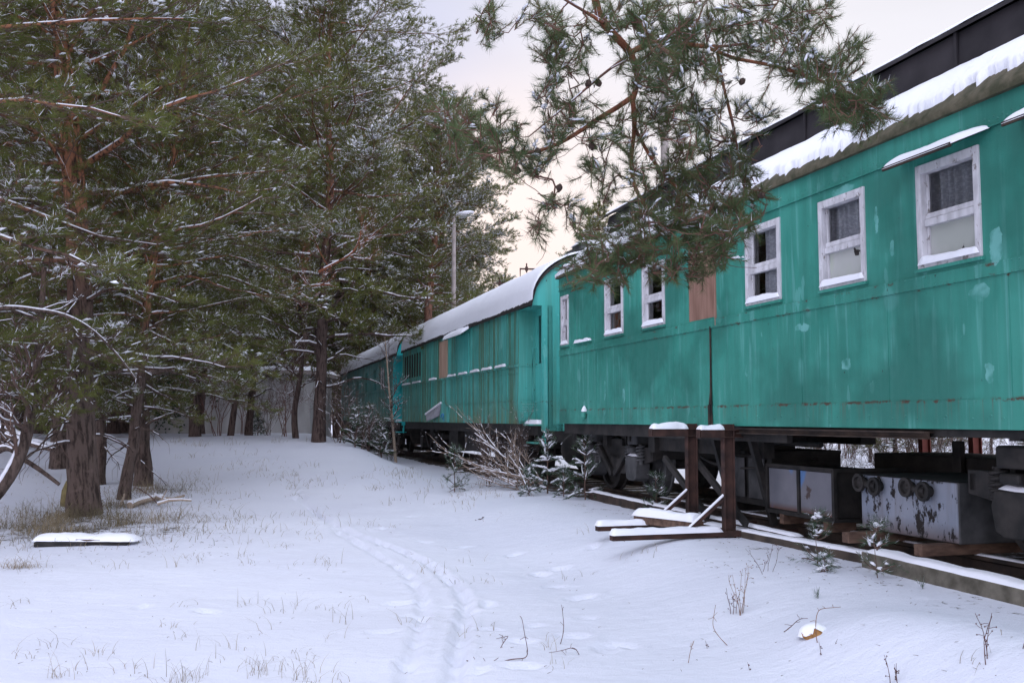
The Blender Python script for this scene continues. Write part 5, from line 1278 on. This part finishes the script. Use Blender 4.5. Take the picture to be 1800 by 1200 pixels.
g = Geo(); q = resample(smooth_path([at(-40, 892, 13.6), at(0, 848, 13.55), at(22, 812, 13.55), at(40, 765, 13.65), at(48, 730, 13.7)], 2), .1); o0 = np.array(t.location); g.tube(q + rng.normal(0, .006, q.shape), np.linspace(.05, .02, len(q)), 7, wob=.5); g.build('snow_line', SNOW, t, o0)
# long dark dead boughs crossing the left side
def bough(label, path, r0, seed, snow=.9):
    seeded(seed); P = resample(smooth_path(path, 2), .1); g = Geo(); r = np.linspace(r0, r0*.35, len(P)); g.tube(P, r, 8, 0, wob=.15)
    k = rng.random(len(P)-1) < snow; o = np.zeros((len(P)-1, 3)); o[:, 2] = r[:-1]*.7; g.segs((P[:-1] + o)[k], (P[1:] + o)[k], r[:-1][k]*.8, r[:-1][k]*.8, 6, 1)
    for i in range(9): j = int(rng.uniform(.2, 1)*(len(P)-1)); twiggy(g, P[j], nz(nz(P[-1] - P[0]) + rng.normal(0, .6, 3)), .7*rng.uniform(.4, 1), r[j]*.4, 2, snow=.5)
    return g, P
A_ = used['A']
for lab, path, r0, s in (('dead bough', [at(-30, 548, 13), at(15, 538, 13), at(60, 545, 13), at(110, 550, 13.1), (at(160, 575, 13.2)), at(205, 620, 13.4), at(240, 668, 13.6)], .030, 61),
                         ('dead bough', [at(150, 655, 15.4), at(100, 652, 15), at(40, 640, 14.6), at(-20, 628, 14.2)], .03, 62),
                         ('dead bough', [at(130, 380, 15.2), at(80, 355, 14.5), at(30, 350, 14), at(-20, 352, 13.5)], .04, 63)):
    g, P_ = bough(lab, path, r0, s); o = g.build('dead_bough', [BARK, SNOW], None, P_[0], loc=P_[0])
    tag(o, {61: 'long snow-lined dead bough bending down across the left side, crossing the stout trunk', 62: 'thin dark bough running left from the stout trunk at mid height', 63: 'dark bough reaching to the left edge in the upper foliage'}[s], 'bough')
for lab, path, r0, s in (('pale forked snowy branch sticking out before the foliage left of the far carriage', [at(465, 515, 20), at(495, 517, 19.8), at(520, 510, 19.7), at(545, 502, 19.6), at(580, 500, 19.5)], .05, 64), ('slender whitish dead branch curving upward in the foliage', [at(560, 478, 20), at(590, 462, 20), at(618, 448, 20), at(632, 425, 20), at(634, 405, 20)], .03, 65), ('short curved orange-brown branch beside the two orange trunks', [at(268, 362, 18), at(285, 365, 18), at(305, 375, 18), at(325, 395, 18)], .045, 66)):
    g, P_ = bough(lab, path, r0, s, .8); o = g.build('dead_bough', [BARKR, SNOW], None, P_[0], loc=P_[0]); tag(o, lab, 'branch')

# ================================================================= young pines with heavy snow pads
def young_pine(seed, H, whorls, r, k=40, nl=.06, nw=.0032, pad=1.0, dens=1.0):
    seeded(seed); tg = Geo(); tp = wander((0, 0, -.05), (0, 0, 1), H + .05, 8, .03); tg.tube(tp, np.linspace(r, r*.3, 9), 8, 0)
    cg = Geo(); B = []; D = []; L_ = []; padP = []
    for wv in range(whorls):
        t0_ = .12 + .80*(wv/(max(1, whorls-1)))**.9; n = rng.integers(5, 8); a0 = rng.uniform(0, 6)
        for j in range(n):
            t = float(np.clip(t0_ + rng.normal(0, .035), .06, .95)); z = H*t; a = a0 + j*2*pi/n + rng.normal(0, .3); L = H*.42*(1 - t*.78)*rng.uniform(.7, 1.1); el = R(rng.uniform(0, 40) + 22*t)
            d = np.array([cos(a)*cos(el), sin(a)*cos(el), sin(el)]); P = wander((0, 0, z), d, L, 5, .16, -.04)
            cg.segs(P[:-1], P[1:], .005, .004, 4, 1)
            for s in np.linspace(.3, 1, max(4, int(L/.036*dens))):
                i_ = min(int(s*5), 4); p = P[i_] + (P[i_+1] - P[i_])*(s*5 - i_); ld = nz(P[i_+1] - P[i_]); sd = nz(ld + rng.normal(0, .45, 3)); B.append(p); D.append(sd); L_.append(.08*rng.uniform(.7, 1.3))
            if rng.random() < .85*pad:
                f = rng.uniform(.15, .45); q = resample(P[int(f*5):], .03); 
                if len(q) > 2:
                    rr_ = np.linspace(.6, 1, len(q))*.022*pad*rng.uniform(.7, 1.2); rr_[0] = rr_[-1] = .008
                    cg.tube(q + np.array([0, 0, .028]) + rng.normal(0, .004, q.shape), rr_, 8, 2, wob=.35, flat=.7)
    B += [(0, 0, H*.97)]*3; D += [nz((rng.normal(0, .3), rng.normal(0, .3), 1)) for _ in range(3)]; L_ += [.09]*3
    needles_on(cg, np.array(B, float), np.array(D), np.array(L_), k, nl, nw, spread=(20, 55), snow=.12)
    B_ = np.array(B, float); D_ = np.array(D); kk = rng.random(len(B)) < .35*pad; blobs(cg, B_[kk] + (0, 0, .02), D_[kk], .035, .022, .018)
    return tg, cg
def put_young(seed, px, Y, H, wh, label, **k):
    x = (px - 900)/F*Y; tg, cg = young_pine(seed, H, wh, **k); t = thing('young_pine', label, 'pine sapling', (x, Y, ground_z(x, Y))); tg.build('stem', [TWIG], t); cg.build('foliage', [NEEDY, TWIG, SNOW], t)
put_young(71, 962, 16.6, .98, 5, 'small pine laden with snow in front of the coupling between the two nearest carriages', r=.014, pad=1.35, k=44)
put_young(72, 930, 16.2, .42, 3, 'low snowy pine tuft at the left foot of the small laden pine', r=.010, dens=1.5)
put_young(73, 1028, 15.4, .92, 5, 'small snow-tipped pine right of the laden one, left of the number 2 axle box', r=.012)
put_young(74, 990, 15.9, .40, 3, 'low snowy pine spray between the two small pines', r=.008, dens=1.6)
put_young(75, 1152, 13.2, .46, 3, 'little spreading pine before the track, left of the first trestle', r=.007, dens=.9, pad=.7)
put_young(76, 800, 17.6, .75, 4, 'sparse dull pine sapling at the left end of the cut branches', r=.010, dens=.8, pad=.3)
put_young(77, 1430, 8.55, .42, 3, 'knee-high seedling pine with white tips below the framed box', r=.0042, k=26, nl=.045, nw=.0022, pad=.7)
put_young(78, 1533, 7.9, .40, 3, 'seedling pine with white tips at the far end of the concrete beam', r=.0042, k=26, nl=.045, nw=.0022, pad=.75)
put_young(79, 1442, 8.2, .12, 2, 'tiny pine tuft just below the knee-high seedling', r=.003, k=20, nl=.04, nw=.002, pad=.3)
for i, (px, py, lab) in enumerate(((1619, 1035, 'dark little needle tuft in the snow below the concrete beam'), (1436, 1052, 'small grey grass tuft left of the snow drift'), (1448, 994, 'dark tuft at the foot of the seedling pine'))):
    p = gp(px, py); g = Geo(); seeded(80 + i); needles_on(g, np.tile(p, (5, 1)) + rng.normal(0, .012, (5, 3)), nz(rng.normal(0, .3, (5, 3)) + (0, 0, 1)), np.full(5, .04), 12, .06, .0025, spread=(10, 60), snow=.1)
    o = g.build('needle_tuft', [NEEDY, TWIG, SNOW], None, p, loc=p); tag(o, lab, 'tuft')
# low snowy evergreen brush at the foot of the farthest carriage
for i, (px, Y, H, lab) in enumerate(((625, 26, 1.0, 'low dark evergreen brush under the farthest carriage, leftmost clump'), (650, 27, 1.2, 'snow-flecked evergreen clump under the middle of the farthest carriage'), (672, 26.5, 1.0, 'snow-flecked evergreen clump just left of the birch sapling'), (455, 32, .7, 'snowy low evergreen at the foot of the pale wall'))):
    put_young(90 + i, px, Y, H, 5, lab, r=.02, k=22, nl=.09, nw=.008, dens=1.2, pad=1.2)

# ================================================================= dry grass, weeds and litter
seeded(101)
def blades(g, P, h, lean, n3=3, wd=.0022, m=0):
    n = len(P); a = rng.uniform(0, 2*pi, n); d = np.stack([np.cos(a), np.sin(a), np.zeros(n)], 1); L = h*rng.uniform(.5, 1.3, n); bnd = lean*rng.uniform(.2, 1.4, n)
    s = np.stack([-np.sin(a), np.cos(a), np.zeros(n)], 1); s = np.where(rng.random((n, 1)) < .5, s, np.tile([1., 0, 0], (n, 1)))
    pts = [P + d*(L*bnd*t*t)[:, None] + np.array([0, 0, 1.])*(L*(t - .55*bnd*t*t*.9))[:, None] for t in (0, .35, .7, 1.)]
    V = []; w_ = [wd, wd*.8, wd*.55, wd*.2]
    for p, q in zip(pts, w_): V += [p - s*q, p + s*q]
    V = np.stack(V, 1).reshape(-1, 3); f = np.array([(0, 1, 3, 2), (2, 3, 5, 4), (4, 5, 7, 6)]); g.add(V, (f[None] + (np.arange(n)*8)[:, None, None]).reshape(-1, 4), m)
def scatter_px(n, x0, x1, y0, y1, dens=None):
    out = []
    while len(out) < n:
        px, py = rng.uniform(x0, x1), rng.uniform(y0, y1)
        if dens is not None and rng.random() > dens(px, py): continue
        out.append(gp(px, py))
    return np.array(out)
STRAW = simple('dry_grass_straw', (.16, .125, .085), (.30, .24, .17), 3, .85, bump=0)
STRAWG = simple('greenish_dead_grass', (.11, .095, .055), (.27, .215, .135), 2, .85, bump=0)
g = Geo()
Pc = scatter_px(70, 0, 330, 880, 940); 
for px, py, r, n, h in ((150, 925, 1.35, 1700, .22), (60, 935, 1.0, 900, .20), (250, 928, 1.1, 1000, .20), (270, 862, .8, 600, .20), (205, 890, .5, 350, .18), (20, 945, .9, 500, .2), (70, 905, .9, 350, .18), (130, 915, .5, 500, .25)):
    c = gp(px, py); q = rng.normal(0, 1, (n, 2))*np.array([r*.62, r*.5]); X_, Y_ = c[0] + q[:, 0], c[1] + q[:, 1]; P_ = np.column_stack([X_, Y_, zbase(X_, Y_) - .01]); kp = fbm(X_*2.1, Y_*2.1, 17, 3) > rng.uniform(-.16, .10, n); P_ = P_[kp]; blades(g, P_, h*1.2*(.7 + 1.2*vnoise(P_[:, 0]*3, P_[:, 1]*3, 8)), 1.7, wd=.0032)
o = g.build('dry_grass', STRAWG, None, (0, 0, 0)); tag(o, 'matted greenish-brown grass round the stout pine at left', None, kind='stuff')
g = Geo(); 
cl_ = np.vstack([scatter_px(110, 0, 900, 830, 1010, lambda x, y: .25 + .75*(x < 620)*(y < 1000)), scatter_px(22, 0, 1000, 1000, 1190), scatter_px(12, 250, 640, 1090, 1200), scatter_px(60, 640, 940, 820, 885), scatter_px(40, 300, 560, 770, 850), scatter_px(10, 950, 1750, 930, 1180)])
for c in cl_:
    n = int(rng.integers(2, 11)); q = rng.normal(0, .045 + .004*c[1], (n, 2)); X_, Y_ = c[0] + q[:, 0], c[1] + q[:, 1]
    blades(g, np.column_stack([X_, Y_, zbase(X_, Y_) - .01]), rng.uniform(.07, .17) + .003*c[1], rng.uniform(.7, 1.7), wd=.0012 + .00010*c[1])
q = gp(30, 998); n = 120; qq = rng.normal(0, 1, (n, 2))*np.array([.14, .06]); blades(g, np.column_stack([q[0] + qq[:, 0], q[1] + qq[:, 1], np.full(n, q[2] - .01)]), .2, 1.5, wd=.0022)
for px, py in ((340, 1190), (445, 1185), (470, 1180), (525, 1190), (310, 1200), (105, 1190)):
    q = gp(px, py); n = 16; qq = rng.normal(0, .05, (n, 2)); blades(g, np.column_stack([q[0] + qq[:, 0], q[1] + qq[:, 1], np.full(n, q[2] - .01)]), .17, .9, wd=.0014)
o = g.build('dry_grass', STRAW, None, (0, 0, 0)); tag(o, 'thin dry grass blades poking through the open snow', None, kind='stuff')
g = Geo(); seeded(140); n = 2600                                      # fallen needles and bark crumbs
q = np.vstack([scatter_px(110, 0, 900, 800, 1190), scatter_px(90, 900, 1790, 900, 1190), scatter_px(420, 60, 420, 860, 980), scatter_px(260, 1250, 1790, 930, 1030)]); n = len(q)
a = rng.uniform(0, pi, n); l = rng.uniform(.008, .035, n)*(.6 + .06*q[:, 1]); d_ = np.stack([np.cos(a)*l, np.sin(a)*l, rng.uniform(0, .3, n)*l], 1); q[:, 2] += .008
g.segs(q, q + d_, .0011 + .00012*q[:, 1], .0008, 3, 0); o = g.build('needle_litter', TWIG, None, (0, 0, 0)); tag(o, 'fallen needles and bark crumbs sprinkled on the snow', None, kind='stuff')
# single weeds and twigs
WEED = simple('dark_red_twig', (.075, .035, .035), (.13, .065, .058), 20, .8, bump=0)
WEEDB = simple('brown_stalk', (.16, .085, .055), (.26, .15, .10), 20, .8, bump=0)
def weed(px, py, H, lab, seed, stems=1, m_=WEED, lean=(0, 0), r=.003, depth=1, name='dry_weed', buds=True):
    seeded(seed); p = gp(px, py); g = Geo()
    for s in range(stems):
        d = nz((lean[0] + rng.normal(0, .16), rng.normal(0, .2), 1)); L = H*rng.uniform(.7, 1.05); b = p + (rng.normal(0, .02), rng.normal(0, .02), -.02); P = resample(wander(b, d, L, 7, .12, lean[1]), .02)
        g.tube(P, np.linspace(r, r*.5, len(P)), 5, 0, wob=.3)
        for _ in range(4 if depth else 1):
            j = int(rng.uniform(.3, 1)*(len(P)-1)); q = wander(P[j], nz(nz(d) + rng.normal(0, .7, 3)), L*.2*rng.uniform(.4, 1), 3, .25); g.tube(q, r*.5, 4, 0)
            if buds: g.lathe(q[-1], (0, 0, 1), [(-.004, .001), (0, .0045), (.005, .001)], 6)
    o = g.build(name, m_, None, p, loc=p); return tag(o, lab, 'weed')
def bent(name, pts, r, lab, m_, cat='twig', seed=0):
    seeded(seed); P = [gp(*q[:2]) if len(q) == 2 else at(q[0], q[1], q[2]) for q in pts]; P = resample(smooth_path(P, 2), .015); g = Geo(); g.tube(P, np.linspace(r, r*.55, len(P)), 6, 0, wob=.3)
    for _ in range(4): j = int(rng.uniform(.2, 1)*(len(P)-1)); q = wander(P[j], nz(rng.normal(0, 1, 3) + (0, 0, .6)), .05*rng.uniform(.4, 1), 3, .3); g.tube(q, r*.5, 4, 0)
    o = g.build(name, m_, None, P[0], loc=P[0]); return tag(o, lab, cat)
def Yg(px, py): return gp(px, py)[1]
y1 = Yg(925, 1160)
bent('bent_twig', [(882, 1162, y1), (905, 1156, y1), (927, 1158, y1), (928, 1140, y1), (922, 1115, y1), (918, 1085, y1), (914, 1082, y1)], .0035, 'dark bent twig standing up beside the footprints, tallest in the lower middle', WEED, seed=1)
bent('bent_twig', [(880, 1138, y1), (888, 1122, y1), (900, 1115, y1), (872, 1122, y1)], .003, 'short forked twig just left of the tall bent one', WEED, seed=2)
bent('bent_twig', [(820, 1160, y1), (835, 1166, y1), (850, 1162, y1), (872, 1160, y1)], .0035, 'crooked dark twig lying at the edge of the right-hand rut', WEED, seed=3)
y2 = Yg(985, 1132); bent('bent_twig', [(985, 1131, y2), (991, 1112, y2), (991, 1090, y2), (987, 1062, y2)], .0030, 'upright thin twig right of the footprints', WEED, seed=4)
y3 = Yg(1000, 1150); bent('bent_twig', [(1018, 1150, y3), (1010, 1134, y3), (990, 1143, y3), (965, 1146, y3)], .0030, 'low arched twig with a drooping end right of the tall bent one', WEED, seed=5)
y4 = Yg(1278, 1134); bent('bent_twig', [(1279, 1134, y4), (1263, 1118, y4), (1251, 1100, y4), (1255, 1080, y4), (1258, 1062, y4)], .0028, 'thin hooked stalk below the brown weed clump', WEEDB, seed=6)
y5 = Yg(1435, 1130); bent('bent_twig', [(1437, 1132, y5), (1433, 1105, y5), (1435, 1080, y5), (1440, 1069, y5), (1455, 1068, y5), (1478, 1066, y5)], .0030, 'stalk bent over at the top beside the brown wood scrap', WEEDB, seed=7)
bent('bent_twig', [(1378, 1110, y5), (1392, 1100, y5), (1404, 1086, y5), (1420, 1086, y5)], .0030, 'thin dark arching twig left of the brown wood scrap', WEED, seed=8)
y6 = Yg(1212, 1165); bent('bent_twig', [(1210, 1164, y6), (1214, 1140, y6), (1219, 1126, y6)], .0025, 'single short stalk at the bottom right of centre', WEEDB, seed=9)
y7 = Yg(835, 915); bent('broken_stick', [(838, 917, y7), (851, 908, y7)], .009, 'small brown stick lying on open snow in the middle', RUST, 'stick', seed=10)
weed(1302, 1080, .42, 'tall clump of brown weed stalks standing in the snow below the trestles', 111, 6, WEEDB, (.12, 0), r=.0022)
weed(1282, 1078, .22, 'small seed-headed stalks left of the tall brown weed clump', 112, 3)
weed(1350, 1005, .28, 'fine branching weed stalks below the nearer trestle', 113, 4, r=.0022)
weed(1735, 1158, .32, 'two crossing dark stalks near the lower right corner', 114, 3, r=.0028)
weed(1790, 1140, .16, 'short seed-headed stalk at the right edge', 115, 1)
weed(1575, 1198, .16, 'forked stalks at the bottom edge, right', 116, 3, r=.0025)
weed(1310, 1180, .09, 'tiny stalk in the lower right snow', 117, 1, r=.002)
weed(1455, 1145, .10, 'tiny seed-headed sprig right below the brown wood scrap', 118, 2, r=.002)
weed(1245, 1140, .08, 'tiny stub of a weed in the lower right snow', 119, 1, r=.002)
p = gp(1428, 1118); g = Geo(); g.lathe(p + (0, 0, .02), (-.55, -.75, .35), [(-.05, .0), (-.05, .06), (-.01, .068), (.02, .064), (.022, 0)], 24); V = g.V[0]; V += ((rng.random(V.shape) - .5)*.008).astype(np.float32); V[:, 2] = p[2] + (V[:, 2] - p[2])*.6 + .0
ORB = simple('orange_brown_wood', (.19, .085, .028), (.36, .19, .07), 30, .85, bump=.006)
o = g.build('wood_scrap', [ORB, SNOW], None, p, loc=p); tag(o, 'orange-brown scrap of wood sticking out of the snow', 'wood scrap')
g = Geo(); aa = np.linspace(0, 2*pi, 20); P_ = np.array([[(p[0] + .03 + .11*r*cos(a), p[1] + .055 + .085*r*sin(a), p[2] - .01 + .085*sqrt(max(0, 1 - r*r))) for a in aa] for r in (0, .3, .55, .75, .9, 1.0)]); g.grid(P_); o = g.build('snow_clump', SNOW, None, p, loc=p); tag(o, 'rounded snow clump capping the orange-brown wood scrap', 'snow clump')
# snow-capped planks and logs at left
a, b = gp(62, 960), gp(222, 958); t = thing('plank_stack', 'dark charred planks under a thick snow cap, lower left', 'planks', (a + b)/2)
d = b - a; ob_ = (a + b)/2
for k, (f0, f1, dy, dz_, m_) in enumerate(((0, .55, 0, .03, BLACKM), (.25, 1, .06, .035, BLACKM), (.45, .72, -.02, .075, WOOD))):
    g = Geo(); g.beam(a + d*f0 + (0, dy, dz_), a + d*f1 + (0, dy, dz_ - .01), .16 if k < 2 else .08, .06 if k < 2 else .03); g.build('plank', m_, t, ob_, bevel=.004)
g = Geo(); snow_cap(g, a + (-.02, -.06, .075), d*1.12 + np.array([0, 0, -.02]), (0, .30, 0), 60, 14, .085, 71, edge=.5, over=.01, wob=.3); g.build('snow_cover', SNOW, t, ob_)
def log(label, p, q, r, seed, m_=BARK, sn=True, name='fallen_log'):
    seeded(seed); P_ = resample(smooth_path([p, (np.array(p) + q)/2 + rng.normal(0, .05, 3), q], 3), .12); g = Geo(); rr_ = np.linspace(r, r*.7, len(P_)); g.tube(P_, rr_, 12, 0, wob=.12)
    if sn: g.tube(P_ + np.array([0, 0, 1])*(rr_*.62)[:, None], rr_*np.clip(.8 + .3*fbm(np.arange(len(P_))*.7, 0, seed, 2), .4, 1.1), 10, 1, wob=.15)
    o = g.build(name, [m_, SNOW], None, P_[0], loc=P_[0]); return tag(o, label, 'log')
log('upper long snow-capped log behind the crooked trunk at left', at(12, 755, 20), at(100, 785, 19), .07, 201)
log('lower grey snow-capped log beneath the other, at left', at(12, 765, 19.4), at(95, 790, 18.4), .06, 202)
log('dark bare pole slanting down to the snow left of the stout pine', at(38, 805, 14), at(104, 851, 13.9), .035, 203, sn=False, name='slanting_pole')
log('short brown log at the left edge lying on snow', at(-10, 795, 21), at(24, 792, 20.5), .08, 204)
seeded(77)
for i, (p0, p1, r, lab) in enumerate((((228, 893), (285, 878), .055, 'thick snowed-over log of the small wood pile right of the stout pine'), ((285, 880), (324, 876), .028, 'pale upper stick of the small wood pile'), ((276, 892), (336, 888), .026, 'pale lower stick at the right end of the small wood pile'), ((272, 878), (290, 890), .03, 'short snowy crossing stick in the wood pile'))):
    a, b = gp(*p0), gp(*p1); a = a + (0, 0, r*.8 + .02*i); b = b + (0, 0, r*.8 + .03*i); log(lab, a, b, r, 210 + i, PALE, i != 1, 'cut_log')
y8 = Yg(212, 892)
for pts, r, lab in ((((276, 884), (262, 868), (236, 855)), .012, 'thin dark stick rising from the wood pile'), (((279, 888), (288, 870), (293, 862)), .014, 'pale upright stick of the wood pile'), (((211, 890), (216, 878), (219, 867)), .022, 'pale broken stub standing left of the wood pile')):
    bent('broken_stick', [(q[0], q[1], y8) for q in pts], r, lab, PALE if 'pale' in lab else TWIG, 'stick', 5)
MOSSR = simple('yellow_mossy_stone', (.12, .095, .04), (.20, .16, .07), 9, .9, bump=.01)
p = gp(125, 888); g = Geo(); g.lathe(p - (0, 0, .1), (0, 0, 1), [(0, .16), (.15, .17), (.35, .15), (.5, .09), (.55, .0)], 12, smooth=True); o = g.build('mossy_stump', MOSSR, None, p, loc=p); tag(o, 'mossy yellow stub at the foot of the stout pine', 'stump')

# ================================================================= pale walled building, lamp posts
WALLP = simple('stained_pale_render', (.34, .33, .32), (.47, .46, .45), 1.2, .9, vs=(2, 2, .6), bump=.006)
t = thing('low_building', 'low pale grey building with a flat snowy roof behind the trunks at left', 'building', (-10.6, 39, .9)); ob_ = (-10.6, 39, .9)
g = Geo(); g.box(-14.2, -7.6, 37.6, 42, .3, 3.25); g.box(-14.2, -7.6, 37.57, 37.6, .3, .9); g.box(-9.32, -9.2, 37.55, 37.6, .3, 3.2); g.build('wall', WALLP, t, ob_)
g = Geo(); g.box(-14.4, -7.4, 37.4, 42.2, 3.25, 3.40); rf = g.build('roof', CONCP, t, ob_); g = Geo(); snow_cap(g, (-14.4, 37.4, 3.40), (7, 0, 0), (0, 4.8, 0), 60, 30, .16, 9, edge=.05); g.build('roof_snow', SNOW, rf, ob_)
g = Geo(); g.box(-11.25, -11.05, 37.56, 37.6, 2.45, 2.62); g.build('vent', BLACKM, t, ob_)
IVY = simple('dark_ivy', (.018, .040, .018), (.04, .075, .03), 9, .5, bump=0)
seeded(55); n = 1500; X_ = -13.4 + abs(rng.normal(0, .8, n)); Z_ = 3.2 - abs(rng.normal(0, .55, n))*np.clip(1.6 - (X_ + 13.4)*.35, .3, 2); Pn = np.column_stack([X_, 37.5 - .12*rng.random(n), Z_]); g = Geo()
A_n = rand_perp(np.tile([0, 1., 0], (n, 1))); B_n = nz(np.cross(A_n, (0, 1., 0)) + rng.normal(0, .3, (n, 3))); V = np.stack([Pn - A_n*.05, Pn + B_n*.04, Pn + A_n*.06, Pn - B_n*.04], 1).reshape(-1, 3); g.add(V, np.arange(4*n).reshape(-1, 4)); o = g.build('ivy', IVY, None, (-13, 37.5, 2), loc=(-13, 37.5, 2)); tag(o, 'dark ivy hanging over the left end of the pale wall', 'ivy')
def lamp_post(px, ytop, Y, lab, side=1, armL=1.2):
    b = at(px, ytop, Y); x, y, zt = b; t = thing('lamp_post', lab, 'lamp post', (x, y, .5)); g = Geo()
    g.tube([(x, y, .3), (x, y, zt*.5), (x, y, zt)], [.12, .10, .075], 14); g.build('pole', CONCP, t, (x, y, .5))
    g = Geo(); e = np.array([x + side*armL, y - .1, zt + .15]); g.tube(smooth_path([(x, y, zt - .3), (x, y, zt + .1), (x + side*armL*.5, y - .05, zt + .12), tuple(e)], 2), .03, 8); ar = g.build('arm', CONCP, t, (x, y, .5))
    g = Geo(); d = nz((side, -.2, .08)); Q = [e + d*s for s in (0, .1, .3, .55, .68)]; g.tube(Q, [.05, .12, .15, .13, .04], 14, flat=.55); h = g.build('lamp_head', WHITEP, t, (x, y, .5))
    g = Geo(); g.tube([q + np.array([0, 0, .055]) for q in Q], [.03, .11, .14, .12, .03], 12, flat=.5); g.build('lamp_snow', SNOW, h, (x, y, .5))
    g = Geo(); g.tube([q - np.array([0, 0, .05]) for q in Q[1:4]], [.08, .11, .09], 12, flat=.6); g.build('lamp_glass', FROST, h, (x, y, .5))
lamp_post(798, 385, 40, 'slim concrete lamp post rising behind the middle carriage among far pines', 1, .15)
lamp_post(1166, 60, 21.5, 'tall concrete lamp post behind the overhanging pine branches', 1, .5)
